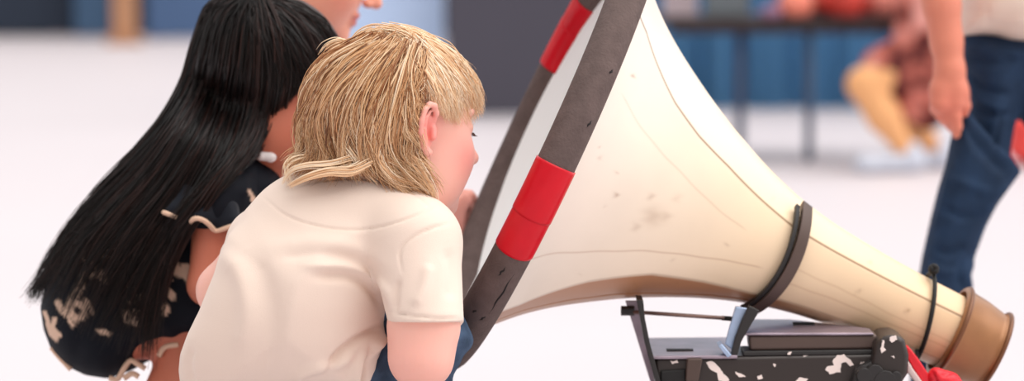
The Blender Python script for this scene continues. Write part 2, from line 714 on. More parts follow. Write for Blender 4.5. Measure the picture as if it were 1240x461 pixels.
def locks(G, n_lock, per, K, spread, depth, wave, r, tipclump=0.75, root_jit=0.004, trim=(.8, 1.0), wfreq=(1.5, 3.0)):
    """G (g,K,3) ordered guides in the camera frame; locks run between neighbours"""
    g = len(G)
    out, rr = [], []
    tt = np.linspace(0, 1, K)
    for a in range(n_lock):
        s = rng.uniform(0, g - 1)
        i = min(int(s), g - 2)
        f = s - i
        base = G[i] * (1 - f) + G[i + 1] * f
        ph, fq, am = rng.uniform(0, 6.28), rng.uniform(*wfreq), wave * rng.uniform(.3, 1.2)
        T = np.gradient(base, axis=0)
        T /= np.linalg.norm(T, axis=1, keepdims=True) + 1e-12
        side = np.cross(T, np.array([0, 1.0, 0]))
        side /= np.linalg.norm(side, axis=1, keepdims=True) + 1e-9
        lock = base + side * (am * np.sin(ph + fq * 6.28 * tt) * tt)[:, None]
        dl = depth * rng.uniform()
        lock = lock + np.array([0, -1.0, 0]) * dl
        for b in range(per):
            o = rng.normal(0, spread, 3)
            o[1] *= .6
            k = (1 - tipclump * tt ** 1.3)[:, None]
            q = lock + o * k + rng.normal(0, root_jit, 3) * (1 - tt[:, None]) + side * (am * .35 * np.sin(ph * 1.7 + b + fq * 7 * tt) * tt)[:, None]
            e = rng.uniform(*trim)
            q = resample(q, K) if e > .995 else np.stack([np.interp(np.linspace(0, e, K), tt, q[:, c]) for c in range(3)], 1)
            out.append(q)
            rr.append(r * rng.uniform(.6, 1.25))
    return np.array(out), np.array(rr)


class Skull:
    def __init__(self, c, r, fr):
        self.c, self.r, self.fr = np.asarray(c, float), np.asarray(r, float), fr
        self.A = fr.T @ np.diag(1 / self.r ** 2) @ fr

    def front(self, u, v, off=0.0, far=False):
        """depth of the near surface seen at (u,v); beyond the outline: of the outline's own depth"""
        d = self.c[1]
        x, z = (u - CU) / FPX * d - self.c[0], -(v - CV) / FPX * d - self.c[2]
        A = self.A * (1.0 / (1 + off / self.r.mean()) ** 2)
        a = A[1, 1]
        b = 2 * (A[0, 1] * x + A[1, 2] * z)
        cc = A[0, 0] * x * x + A[2, 2] * z * z + 2 * A[0, 2] * x * z - 1
        D = b * b - 4 * a * cc
        rt = math.sqrt(max(D, 0))
        y = (-b - rt) / (2 * a) if not far else (-b + rt) / (2 * a)
        return self.c[1] + y - D0

    def guide(self, pts, off=0.004):
        out = []
        for p in pts:
            w = p[2] if len(p) > 2 else self.front(p[0], p[1], off)
            out.append(M(p[0], p[1], w))
        return np.array(out)

    def radial(self, whorl, n, f_len, K=9, off=.006, keep=None, jit=.12, r=.0012):
        """short hair growing from a whorl all round the skull; f_len(azimuth)->polar reach (rad)"""
        w = np.asarray(whorl, float)
        w /= np.linalg.norm(w)
        a = np.cross(w, [0.3, 1, 0.2]); a /= np.linalg.norm(a)
        b = np.cross(w, a)
        out, rr = [], []
        for _ in range(n):
            az = rng.uniform(0, 2 * math.pi)
            dirn = a * math.cos(az) + b * math.sin(az)
            ph1 = f_len(dirn)
            ph0 = rng.uniform(.12, max(ph1 - .3, .2))
            ph1 = min(ph1, ph0 + rng.uniform(.5, 1.0))
            o = off * rng.uniform(.3, 1)
            sw = rng.uniform(-jit, jit)
            P = []
            for t in np.linspace(0, 1, K):
                ph = ph0 + (ph1 - ph0) * t
                q = az + sw * t
                dn = w * math.cos(ph) + (a * math.cos(q) + b * math.sin(q)) * math.sin(ph)
                rad = 1 / math.sqrt(dn @ self.A @ dn)
                P.append(self.c + dn * (rad + o))
            out.append(P)
            rr.append(r * rng.uniform(.7, 1.2))
        return np.array(out), np.array(rr)


def hair_object(sets, name, material, parent, sides=4, palettes=None):
    V, Q, n, K_ = [], [], 0, []
    for i, (P, rr) in enumerate(sets):
        v, q = strands(P, rr, None, sides)
        V.append(v)
        Q.append(q + n)
        n += len(v)
        if palettes:
            pal = np.array(palettes[i])
            x = np.clip(rng.beta(2.0, 2.0, len(P)), 0, .999) * (len(pal) - 1)
            k = x.astype(int)
            c = pal[k] + (pal[k + 1] - pal[k]) * (x - k)[:, None]
            K_.append(np.repeat(c, P.shape[1] * sides, axis=0))
    return link_mesh(name, to_world(np.vstack(V)), np.vstack(Q), material, parent, True, np.vstack(K_) if palettes else None)


def finish(fd, name, material, parent, col=None, it=1, folds=None, spots=None, base=None, painter=None):
    V, Q = fd.mesh()
    V = relax(V, Q, it)
    if folds:
        V = creases(V, Q, folds)
    c = None
    if base is not None:
        c = paint(V, base, spots or [])
    if painter is not None:
        c = painter(V, c)
    return link_mesh(name, to_world(V), Q, material, parent, True, c)


def shoe(name, ankle, toe_dir, w, material, parent, L=.17):
    """a small trainer standing on the floor under the ankle point (camera-frame metres)"""
    aw = to_world(ankle)
    d = np.array([toe_dir[0], toe_dir[1], 0.0])
    d /= np.linalg.norm(d)
    heel = np.array([aw[0], aw[1], 0.028]) - d * .03
    toe = heel + d * (L - .055)
    lo, hi = np.minimum(heel, toe) - .06, np.maximum(heel, toe) + .06
    hi[2] = max(hi[2], .09)
    fd = Field(lo, hi, .004)
    fd.cone(heel, toe, .030, .028, .01).cone(heel + [0, 0, .01], heel + d * .01 + [0, 0, .035], .030, .030, .02)
    fd.ell(toe + d * .005 - [0, 0, .004], (.032, .032, .022), None, .015)
    fd.plane(np.array([0, 0, .003]), (0, 0, -1))
    V, Q = fd.mesh()
    return link_mesh(name, relax(V, Q, 2), Q, material, parent, True)


# ================================================================== SETTING
def plane_obj(name, pts, material):
    return structure(link_mesh(name, pts, [tuple(range(len(pts)))], material, None, False))


MT['floor'] = mat('pale_floor', S(203, 195, 198), 0.55, spec=0.25, var=0.02, vscale=0.6)
MT['wall'] = mat('navy_wall', S(34, 44, 62), 0.8, var=0.15, vscale=1.2)
YB = floor_pt(100, 42.5).y
plane_obj('floor', [(-9, -2, 0), (9, -2, 0), (9, YB + .3, 0), (-9, YB + .3, 0)], MT['floor'])
m = MB()
m.box((-9, YB, 0), (9, YB + .25, 3.4))
structure(m.build('wall_back', MT['wall']))
m = MB()
m.box((-9, YB - .02, 0), (9, YB, .07))
structure(m.build('baseboard_back', MT['wall']))


def board(name, u0, u1, v, label, cat, material, h=1.6, th=.04, feet=True, frame=None):
    a, b = floor_pt(u0, v), floor_pt(u1, v)
    t = thing(name, label, cat, ((a.x + b.x) / 2, a.y, 0), 'display boards standing across the hall')
    m = MB()
    m.box((a.x, a.y, .012), (b.x, a.y + th, h))
    m.build('panel', material, t, bevel=.004)
    m = MB()
    m.box((a.x + .003, a.y - .012, h), (b.x - .003, a.y + th + .012, h + .03))
    m.build('top_rail', frame or MT['plate'], t, bevel=.003)
    for q in (.12, .88):
        x = a.x + (b.x - a.x) * q
        m = MB()
        m.box((x - .03, a.y - .0, 0), (x + .03, a.y + th + .22, .012))
        m.build('foot', frame or MT['plate'], t, bevel=.002)
    return t


def flat(name, c, rough=.75, **k):
    MT[name] = mat(name, c, rough, **k)
    return MT[name]


board('display_board', -60, 86, 44.5, 'dark slate navy board far at the left edge of the hall', 'board', flat('slate_navy', S(38, 50, 68)))
board('display_board', 90, 133, 46, 'mid-blue board just left of the wooden post', 'board', flat('mid_blue', S(66, 96, 128)))
board('display_board', 178, 262, 48, 'blue board right of the wooden post, behind the dark-haired child', 'board', flat('dusk_blue', S(78, 106, 146)))
a, b = floor_pt(136, 54), floor_pt(164, 54)
t = thing('wooden_post', 'tan wooden post standing between the far blue boards at left', 'post', ((a.x + b.x) / 2, a.y, 0))
m = MB(); m.box((a.x, a.y, .03), (b.x, a.y + (b.x - a.x), 2.2))
m.build('post_shaft', flat('tan_wood', S(190, 140, 104), .6, var=.2, vscale=5, stretch=(1, 1, .15)), t, bevel=.01)
m = MB(); m.box((a.x - .03, a.y - .03, 0), (b.x + .03, a.y + (b.x - a.x) + .03, .03))
m.build('post_base', MT['tan_wood'], t, bevel=.004)

board('display_board', 392, 538, 138, 'pale grey-blue board behind the blond child’s head', 'board', flat('pale_blue_board', S(196, 220, 254)))
board('display_board', 541, 712, 143, 'dark charcoal board between the pale board and the horn mouth', 'board', flat('charcoal_board', S(74, 72, 84)))

# pleated blue drape on a rail
a, b = floor_pt(786, 134), floor_pt(1330, 134)
t = thing('blue_drape', 'long blue pleated drape hanging behind the low table at right', 'curtain', ((a.x + b.x) / 2, a.y, 0))
n = 520
vs, fs = [], []
for i in range(n + 1):
    q = i / n
    x = a.x + (b.x - a.x) * q
    dy = .03 * math.sin(q * 150) + .018 * math.sin(q * 61 + 1) + .012 * math.sin(q * 23)
    vs += [(x, a.y + dy, .008), (x, a.y + dy * .8, 1.9)]
for i in range(n):
    fs.append((2 * i, 2 * i + 2, 2 * i + 3, 2 * i + 1))
o = link_mesh('cloth', vs, fs, flat('drape_blue', S(94, 152, 196), .85, var=.14, vscale=3, stretch=(1, 1, .05)), t)
so = o.modifiers.new('solid', 'SOLIDIFY'); so.thickness = .004
m = MB(); m.tube([(a.x - .05, a.y, 1.92), (b.x + .05, a.y, 1.92)], .016)
m.build('rail', MT['rod'], t, smooth=True)
for x in (a.x - .04, b.x + .04):
    m = MB(); m.tube([(x, a.y + .06, 0), (x, a.y + .06, 1.9), (x, a.y, 1.92)], .014); m.build('upright', MT['rod'], t, smooth=True)
    m = MB(); m.box((x - .12, a.y - .04, 0), (x + .12, a.y + .16, .008)); m.build('foot', MT['rod'], t, bevel=.002)

# low table with things on it
YT = floor_pt(978, 196).y
tl, tr = at_y(800, 24, YT), at_y(1128, 24, YT)
t = thing('low_table', 'long low dark table in front of the blue drape', 'table', ((tl.x + tr.x) / 2, YT + .2, 0))
TH = at_y(978, 22, YT).z
m = MB(); m.box((tl.x, YT - .02, TH - .022), (tr.x, YT + .42, TH)); m.build('table_top', flat('dark_top', S(52, 40, 42), .5), t, bevel=.004)
m = MB(); m.box((tl.x + .03, YT, TH - .045), (tr.x - .03, YT + .016, TH - .022)); m.build('apron', MT['dark_top'], t, bevel=.002)
lx = [at_y(897, 200, YT).x, at_y(980, 200, YT).x, tr.x - .04]
lm = flat('leg_black', S(58, 74, 102), .5)
for x in lx:
    m = MB(); m.tube([(x, YT + .02, 0), (x, YT + .02, TH - .022)], .0125, 10); m.build('leg', lm, t, smooth=True)
for x in (lx[0] + .02, lx[2]):
    m = MB(); m.tube([(x, YT + .38, 0), (x, YT + .38, TH - .022)], .0125, 10); m.build('leg', lm, t, smooth=True)


def lump(name, u, wpx, hpx, y, col, label, cat, seed, group=None, sh='cloth'):
    """a soft folded heap lying on the table"""
    c = at_y(u, 30, YT + y)
    rw, rh = wpx / 2 * (YT + y) / FPX, hpx * (YT + y) / FPX
    r = np.random.default_rng(seed)
    fd = Field((c.x - rw * 1.3, YT + y - .1, TH - .01), (c.x + rw * 1.3, YT + y + .1, TH + rh * 1.5), .006)
    for _ in range(7):
        q = np.array([c.x + r.uniform(-.55, .55) * rw, YT + y + r.uniform(-.03, .03), TH + rh * r.uniform(.2, .55)])
        fd.ell(q, (rw * r.uniform(.35, .55), .045, rh * r.uniform(.35, .5)), None, .02)
    fd.plane(np.array([0, 0, TH + .001]), (0, 0, -1), .002)
    V, Q = fd.mesh()
    o = link_mesh(name, relax(V, Q, 2), Q, flat('heap_%d' % seed, col, .8, var=.25, vscale=14), None)
    return tag(o, label, cat, 'cloth heaps along the low table')


lump('cloth_heap', 958, 62, 38, .06, S(226, 132, 112), 'salmon pink cloth heap on the low table above its middle leg', 'cloth', 1)
lump('cloth_heap', 1018, 66, 46, .07, S(196, 62, 52), 'deep red cloth heap in the middle of the row on the low table', 'cloth', 2)
lump('cloth_heap', 1086, 62, 44, .06, S(236, 150, 136), 'pale coral cloth heap on the low table next to the standing child’s arm', 'cloth', 3)
lump('cloth_heap', 988, 50, 34, .22, S(170, 84, 66), 'rust brown cloth heap between the salmon and the deep red heap on the low table', 'cloth', 5)
lump('cloth_heap', 1052, 50, 40, .22, S(206, 92, 80), 'brick pink cloth heap between the deep red and the pale coral heap', 'cloth', 6)
lump('cloth_heap', 932, 30, 12, .02, S(150, 112, 140), 'small mauve cloth heap at the left end of the red heaps', 'cloth', 4)
for (u0, u1, top, col, lab) in ((803, 846, -6, S(186, 172, 178), 'pale pinkish-grey box at the left end of the low table'), (853, 910, -10, S(112, 122, 128), 'slate grey box beside the pale box on the low table')):
    p0, p1 = at_y(u0, top, YT + .05), at_y(u1, top, YT + .05)
    t = thing('storage_box', lab, 'box', ((p0.x + p1.x) / 2, YT + .1, TH), 'storage boxes on the low table')
    m = MB(); m.box((p0.x + .004, YT + .054, TH + .001), (p1.x - .004, YT + .156, p0.z)); m.build('box_body', flat('box_%d' % u0, col, .7), t, bevel=.004)
    m = MB(); m.box((p0.x, YT + .05, p0.z), (p1.x, YT + .16, p0.z + .014)); m.build('lid', MT['box_%d' % u0], t, bevel=.004)

# red cushion on the floor at the right edge
a = floor_pt(1262, 205)
sc = a.y / FPX
fd = Field((a.x - .13, a.y - .02, -.01), (a.x + .13, a.y + .28, .26), .006)
rc = 36 * sc
fd.ell((a.x, a.y + .13, .055), (rc, .1, .055), None, .02).ell((a.x, a.y + .13, .115), (rc, .1, .05), None, .02)
fd.plane(np.array([0, 0, .002]), (0, 0, -1))
V, Q = fd.mesh()
tag(link_mesh('floor_cushion', relax(V, Q, 2), Q, flat('coral_red', S(246, 86, 80), .8, bump=.2, bscale=200), None), 'coral red cushion on the floor behind the standing child’s knee', 'cushion')

# ================================================================== SEATED FIGURE FAR BEHIND (patterned clothes, bare lower leg)
def far_person():
    Yf = floor_pt(1100, 207).y
    wF = from_world(np.array([0, Yf, .2]))[1] - D0
    J = lambda u, v, dw=0.0: M(u, v, wF + dw)
    k = (D0 + wF) / FPX
    t = thing('person', 'far crouching person in pink and brown patterned clothes with one bare lower leg', 'person', tuple(to_world(J(1120, 195)) * np.array([1, 1, 0])))
    fd = Field(J(1010, 215) - [.02, .3, .02], J(1200, -420) + [.05, .3, .05], .008)
    hipc = J(1128, 72)
    kneeN, ankN = J(1046, 102, -.06), J(1094, 178, -.05)
    kneeF, ankF = J(1060, 96, .10), J(1130, 178, .10)
    chest, neck = J(1122, -110), J(1112, -190)
    fd.cone(hipc, chest, .085, .09, .03).cone(chest, neck, .07, .032, .03)
    for kn, an in ((kneeN, ankN), (kneeF, ankF)):
        fd.cone(hipc + [0, (kn[1] - hipc[1]) * .6, 0], kn, .062, .046, .03)
        fd.cone(kn, kn * .5 + an * .5 + [.0, 0, -.0], .046, .047, .02).cone(kn * .5 + an * .5, an, .047, .028, .02)
    O = J(1102, -262)
    head(fd, O, frame_from((-.95, -.1, -.3)), 1.0)
    for q, sgn in ((-.11, -1), (.11, 1)):
        sh, el, wr = chest + [0, q, .05], J(1072, -75, q * 1.2), J(1020, -60, q)
        fd.cone(chest + [0, 0, .05], sh, .05, .04, .03).cone(sh, el, .04, .032, .015).cone(el, wr, .032, .022, .01)
        hand(fd, wr, (-.9, 0, -.3), (0, 0, -1), sgn, .13, .3)
    finish(fd, 'body', MT['skin_far'], t, base=S(240, 178, 122), spots=[])
    # dress
    fd = Field(J(1010, 215) - [.02, .3, .02], J(1200, -260) + [.05, .3, .05], .008)
    fd.cone(hipc + [0, 0, -.01], chest, .102, .102, .03).cone(chest, neck - [0, 0, .03], .085, .05, .03)
    fd.cone(hipc, J(1072, 84, -.03), .095, .07, .03).cone(hipc, J(1080, 84, .09), .09, .07, .03)
    fd.cone(J(1100, 95, -.02), J(1122, 132, 0), .085, .060, .03)
    for q in (-.11, .11):
        fd.cone(chest + [0, q * .6, .05], chest + [-.02, q * 1.15, -.01], .055, .05, .02)
    mm = mat('rust_pattern', S(176, 96, 84), .85, spec=.15)
    nt = mm.node_tree
    tc = nt.nodes.new('ShaderNodeTexCoord')
    vo = nt.nodes.new('ShaderNodeTexNoise'); vo.inputs['Scale'].default_value = 11; vo.inputs['Detail'].default_value = 2
    r = nt.nodes.new('ShaderNodeValToRGB')
    e = r.color_ramp.elements
    e[0].position, e[0].color = .40, (*S(86, 40, 40), 1)
    e[1].position, e[1].color = .62, (*S(232, 166, 156), 1)
    q = e.new(.5); q.color = (*S(196, 110, 96), 1)
    nt.links.new(tc.outputs['Object'], vo.inputs['Vector'])
    nt.links.new(vo.outputs['Fac'], r.inputs['Fac'])
    nt.links.new(r.outputs['Color'], nt.nodes['Principled BSDF'].inputs['Base Color'])
    finish(fd, 'dress', mm, t)
    sk = Skull(O + np.array([0.006, 0, .02]), (.09, .073, .084), frame_from((-.95, -.1, -.3)))
    P = sk.radial((.35, .1, .9), 500, lambda d: 1.9 if d[0] > -.2 else .95, off=.008, r=.003)
    hair_object([P], 'hair', MT['brown_hair'], t)
    shoe('shoe', ankN, (-.9, -.2), 0, MT['shoe'], t, .19)
    shoe('shoe', ankF, (-.9, -.2), 0, MT['shoe'], t, .19)


far_person()

# ================================================================== HORN
HW = .28
HS = FPX / (D0 + HW)
HC = M(657, 172, HW)
ax = np.array([.908 * .996, .086, -.42 * .996]); ax /= np.linalg.norm(ax)
e1 = np.array([.42, 0, .908]); e1 -= ax * (e1 @ ax); e1 /= np.linalg.norm(e1)
e2 = np.cross(ax, e1)
if e2[1] > 0:
    e2 = -e2
PROF = [(-4, 272), (10, 257), (22, 241), (50, 211), (85, 184), (123, 160), (162, 137), (208, 113), (260, 90), (310, 73), (360, 62), (400, 57), (450, 52), (500, 49), (560, 47), (604, 44)]
pt, pr = np.array([p[0] for p in PROF], float), np.array([p[1] for p in PROF], float)
tsm = np.linspace(-4, 604, 150)
# smooth radius profile
pw = np.interp(tsm, pt, pr)
for _ in range(30):
    pw[1:-1] = (pw[:-2] + pw[2:] + 2 * pw[1:-1]) / 4


def rad(t):
    return np.interp(t, tsm, pw) / HS


def corners(t):
    """angles of the four long seams between the panels, at t along the horn"""
    up = float(np.interp(t, [43, 110, 155, 205, 314], [46, 37, 34, 33, 26]))
    lo = float(np.interp(t, [44, 108, 175, 240, 299], [-55, -46, -40.5, -43, -48]))
    return [math.radians(a) for a in (-135, lo, up, 123)]


def section(th, mix, cs):
    """a four-panelled horn: bulging panels meeting at four long seams; returns radius factor"""
    th = (th + math.pi) % (2 * math.pi) - math.pi
    for i in range(4):
        a, b = cs[i], cs[(i + 1) % 4] + (2 * math.pi if i == 3 else 0)
        tt = th if th >= a else th + 2 * math.pi
        if a <= tt <= b:
            mid, half = (a + b) / 2, (b - a) / 2
            chord = math.cos(half) / math.cos(tt - mid)
            return (1 - mix) + mix * chord
    return 1.0


def hp(t, th, dr=0.0, cs=None):
    """point on the horn: t px along the axis, th angle from the camera side upwards"""
    f = section(th, .2, cs or corners(t)) * 1.045
    return HC + ax * (t / HS) + (rad(t) * f + dr) * (math.cos(th) * e2 + math.sin(th) * e1)


horn = thing('horn', 'large cream horn with foam-wrapped mouth rim lying on a black chipped stand', 'horn', tuple(to_world(HC + ax * .3)))
NT = 900
ths = np.linspace(-math.pi, math.pi, NT, endpoint=False)
tg = np.r_[np.linspace(-4, 60, 40), np.linspace(62, 330, 110), np.linspace(333, 604, 80)]
V = np.array([hp(t, th, 0, cs_) for t in tg for cs_ in [corners(t)] for th in ths])
nT = len(tg)
idx = lambda i, j: i * NT + j % NT
Q = np.array([(idx(i, j), idx(i, j + 1), idx(i + 1, j + 1), idx(i + 1, j)) for i in range(nT - 1) for j in range(NT)])
# seam grooves and fine old cracks in the shell, colour of the aged material along the length
TH_, TT_ = np.tile(ths, nT), np.repeat(tg, NT)
depth = np.zeros(len(V))
col = np.zeros((len(V), 3))
mouth, mid, tail = np.array(S(247, 237, 226)), np.array(S(246, 221, 188)), np.array(S(232, 196, 154))
kk = np.clip(TT_ / 600, 0, 1)
col[:] = np.where((kk < .45)[:, None], mouth + (mid - mouth) * (kk / .45)[:, None], mid + (tail - mid) * ((kk - .45) / .55)[:, None])


def angd(a, b):
    return np.abs((a - b + math.pi) % (2 * math.pi) - math.pi)


def line_on(f_th, half_px, stren, colr, groove=0.0, t0=-10, t1=700, wob=0.0):
    th = f_th(TT_)
    d = angd(TH_, th + wob * np.sin(TT_ * .05) + wob * .5 * np.sin(TT_ * .13 + 1)) * rad(TT_) * HS
    k = stren * np.exp(-(d / half_px) ** 2) * np.clip((TT_ - t0) / 10, 0, 1) * np.clip((t1 - TT_) / 10, 0, 1)
    col[:] = col * (1 - k[:, None]) + np.array(colr) * k[:, None]
    depth[:] += groove * k


br = S(120, 78, 46)
CT = np.array([corners(t) for t in tg]).repeat(NT, axis=0)
for ci in range(4):
    line_on(lambda T, ci=ci: CT[:, ci], 1.6, .25 if ci == 1 else .85, br, -.0004 if ci == 1 else -.0010)
line_on(lambda T: math.radians(-66) + 0 * T, 2.3, .9, S(84, 50, 30), -.0016, t0=10, t1=330, wob=.012)
line_on(lambda T: math.radians(-36) + .0009 * T, 1.3, .35, S(170, 120, 78), 0, t0=20, t1=300, wob=.006)
line_on(lambda T: math.radians(27) - .0016 * T, 1.2, .25, S(170, 130, 92), 0, t0=40, t1=260, wob=.006)
line_on(lambda T: math.radians(3) - .0006 * T, 1.4, .22, S(176, 128, 84), 0, t0=330, t1=560, wob=.012)
line_on(lambda T: math.radians(-26) + 0 * T, 1.4, .25, S(176, 128, 84), 0, t0=320, t1=560, wob=.012)
# browner tone over the lower panel between its two seams, and small stains
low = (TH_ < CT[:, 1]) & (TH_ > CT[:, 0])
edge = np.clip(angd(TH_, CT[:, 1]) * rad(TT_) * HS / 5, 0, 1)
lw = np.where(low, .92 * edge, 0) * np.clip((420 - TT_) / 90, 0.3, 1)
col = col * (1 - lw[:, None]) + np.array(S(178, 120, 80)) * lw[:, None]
r2 = np.random.default_rng(3)
spot_uv = [(790, 262, 11, .3), (806, 262, 6, .22), (788, 238, 4, .3), (770, 275, 5, .25), (820, 240, 5, .15), (745, 236, 3, .5), (768, 92, 2.5, .5), (1098, 376, 3, .5), (1040, 352, 3, .3)] + [(r2.uniform(690, 1130), r2.uniform(120, 420), r2.uniform(1.2, 3), r2.uniform(.1, .3)) for _ in range(22)]
PU = uvof(V)
near_side = np.cos(TH_) > 0
for (u, v, r, s) in spot_uv:
    d = np.hypot(PU[:, 0] - u + 2 * np.sin(PU[:, 1] * .5), (PU[:, 1] - v))
    k = s * np.exp(-(d / r) ** 2) * near_side
    col = col * (1 - k[:, None]) + np.array(S(150, 104, 66)) * k[:, None]
V = V + (depth[:, None]) * (np.cos(TH_)[:, None] * e2 + np.sin(TH_)[:, None] * e1)
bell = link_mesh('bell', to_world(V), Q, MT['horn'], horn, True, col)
# inner skin of the bell
tin = np.r_[np.linspace(-4, 60, 30), np.linspace(64, 604, 90)]
V2 = np.array([hp(t, th, -.006, cs_) for t in tin for cs_ in [corners(t)] for th in ths])
Q2 = np.array([(idx(i, j), idx(i + 1, j), idx(i + 1, j + 1), idx(i, j + 1)) for i in range(len(tin) - 1) for j in range(NT)])
link_mesh('bell_lining', to_world(V2), Q2, MT['horn_in'], horn, True)
# foam tube on the rim with two tape wraps
RR, RT = 279 / HS, .0222


def ringpt(ph, dr=0.0, dt=0.0):
    return to_world(HC + (RR + dr) * (math.cos(ph) * e2 + math.sin(ph) * e1) + ax * dt)


m = MB()
m.tube([ringpt(2 * math.pi * i / 260) for i in range(260)], RT, 28, closed=True, ref=to_world(HC + ax) - to_world(HC))
foam = m.build('foam_rim', MT['foam'], horn, smooth=True)
for a0, a1, lab in ((-27.2, -4.2, 'near red tape wrap'), (136, 159.5, 'far red tape wrap')):
    m = MB()
    n = 40
    m.tube([ringpt(math.radians(a0 + (a1 - a0) * i / n)) for i in range(n + 1)], [RT + .0009] * (n + 1), 36, ref=to_world(HC + ax) - to_world(HC))
    o = m.build('red_tape', MT['tape'], foam, smooth=True)
    mid_a = a0 + (a1 - a0) * .42
    # the edge of the second turn of tape
    m = MB()
    m.tube([ringpt(math.radians(mid_a + (a0 - mid_a) * 0 + (a1 - a0) * .58 * i / 20 - (a1 - a0) * .0)) for i in range(21)], [RT + .0015] * 21, 36, ref=to_world(HC + ax) - to_world(HC))
    m.build('tape_overlap', MT['tape'], o, smooth=True)
# splits in the foam
for ph0, ph1, side in ((-44, -31, .35), (-33, -30, -.2), (-46, -44.5, -.45), (19, 20.5, .5), (6, 8, .55), (-47, -45, .1)):
    m = MB()
    pts, rs = [], []
    for i in range(14):
        q = i / 13
        ph = math.radians(ph0 + (ph1 - ph0) * q)
        an = side + .03 * math.sin(q * 14 + ph0) + .16 * q
        c = HC + RR * (math.cos(ph) * e2 + math.sin(ph) * e1)
        rd = math.cos(ph) * e2 + math.sin(ph) * e1
        pts.append(to_world(c + (RT - .0003) * (rd * math.cos(an) + ax * math.sin(an))))
        rs.append(.0013 * math.sin(math.pi * min(max(q, .06), .94)))
    m.tube(pts, rs, 6)
    m.build('split', MT['crack'], foam, smooth=True)

# brown end sleeve
sl = thing('end_sleeve', 'brown sleeve with rolled edges capping the narrow end of the horn', 'sleeve', tuple(to_world(HC + ax * (580 / HS))))
prof = [(548, .0005), (549, .006), (553, .0085), (557, .006), (560, .0045), (580, .0035), (600, .0005), (606, -.001), (608, .0015), (611, .0025), (614, .0005), (614, -.006), (606, -.0009), (548, -.0007)]
vs = []
for (t, dr) in prof:
    R0 = rad(min(t, 604)) * 1.05 + .0016
    for th in ths[::9]:
        vs.append(HC + ax * (t / HS) + (R0 + dr) * (math.cos(th) * e2 + math.sin(th) * e1))
n3 = len(ths[::9])
fs = [(i * n3 + j, i * n3 + (j + 1) % n3, (i + 1) * n3 + (j + 1) % n3, (i + 1) * n3 + j) for i in range(len(prof) - 1) for j in range(n3)]
link_mesh('sleeve_body', to_world(np.array(vs)), np.array(fs), MT['tail'], sl, True)
for t, dr, r in ((553, .0065, .0032), (611, .0022, .0030)):
    m = MB()
    R0 = rad(min(t, 604)) * 1.05 + .001 + dr
    m.tube([to_world(HC + ax * (t / HS) + R0 * (math.cos(a) * e2 + math.sin(a) * e1)) for a in np.linspace(0, 2 * math.pi, 90, endpoint=False)], r, 10, closed=True)
    m.build('rolled_edge', MT['tail_rim'], sl, smooth=True)

# black cord looped round the narrow end
m = MB()
pts = []
for i in range(80):
    th = 2 * math.pi * i / 80
    t = 513 - 12 * math.sin(th)
    pts.append(to_world(HC + ax * (t / HS) + (rad(t) * 1.05 + .0035) * (math.cos(th) * e2 + math.sin(th) * e1)))
m.tube(pts, .0028, 8, closed=True)
kt = HC + ax * (497 / HS) + (rad(500) * 1.05 + .0115) * (math.cos(1.25) * e2 + math.sin(1.25) * e1)
kn = [to_world(kt + np.array([.0032 * math.cos(a * 2), .0035 * math.sin(a * 3), .0032 * math.sin(a * 2)])) for a in np.linspace(0, 6.28, 24, endpoint=False)]
cordT = thing('cord', 'black cord looped and knotted round the narrow end of the horn', 'cord', tuple(to_world(kt)))
m.build('loop', MT['cord'], cordT, smooth=True)
m = MB(); m.tube(kn, .0035, 8, closed=True); m.build('knot', MT['cord'], cordT, smooth=True)
m = MB()
pb = HC + ax * (516 / HS) + (rad(516) * 1.05 + .0035) * (math.cos(-.75) * e2 + math.sin(-.75) * e1)
m.tube([to_world(pb), to_world(pb + np.array([0, -.004, -.03])), to_world(pb + np.array([.001, .0, -.08])), to_world(pb + np.array([.004, .004, -.12]))], .0026, 8)
m.build('tail_end', MT['cord'], cordT, smooth=True)

# ================================================================== STAND UNDER THE HORN
st = thing('stand', 'black chipped metal stand with brackets carrying the cream horn', 'stand', tuple(np.array(W(930, 440, .28)) * np.array([1, 1, 0])))
BN, BF = .20, .36


def slab(poly, w0, w1, name, material, parent=st, bevel=.0015):
    """outline in the view at depth w0 given true thickness to w1 (same metric shape at the back)"""
    m = MB()
    p = [W(u, v, w0) for u, v in poly]
    m.prism(p, Vector((0, w1 - w0, 0)))
    return m.build(name, material, parent, bevel=bevel)


slab([(792, 433), (905, 431), (1072, 428), (1094, 440), (1092, 560), (800, 560)], BN, .30, 'chassis', MT['chip'], bevel=.005)
# bare spots where the black paint has chipped off the front face
rp = np.random.default_rng(11)
chassis = [o for o in st.children if o.name.startswith('chassis')][0]


def bare(outline, w=None, par=None):
    m = MB()
    P = np.array(outline, float)
    fine_ = []
    for i in range(len(P)):
        a, b = P[i], P[(i + 1) % len(P)]
        for q in (0, .33, .66):
            fine_.append(a + (b - a) * q + rp.normal(0, .45, 2))
    m.prism([W(u, v, (BN if w is None else w) - .0006) for u, v in fine_], Vector((0, .0006, 0)))
    m.build('bare_patch', MT['bare'], par or chassis)


for ol in ([(855, 438), (862, 437), (872, 446), (876, 452), (884, 460), (880, 464), (870, 460), (868, 452), (858, 445)],
           [(890, 450), (898, 452), (903, 456), (895, 456)], [(917, 455), (922, 454), (924, 458), (918, 459)],
           [(1008, 437), (1014, 430), (1022, 429), (1030, 436), (1034, 441), (1030, 444), (1024, 438), (1019, 440), (1018, 450), (1004, 452), (999, 447), (1003, 443), (1010, 442)],
           [(955, 425.5), (959, 426), (957, 429.5), (954, 428)], [(962, 462), (968, 457), (978, 458), (976, 463)],
           [(812, 437), (820, 436), (822, 439), (814, 440)], [(1042, 438), (1047, 438), (1046, 443), (1042, 442)], [(936, 440), (940, 441), (938, 444)]):
    bare(ol)
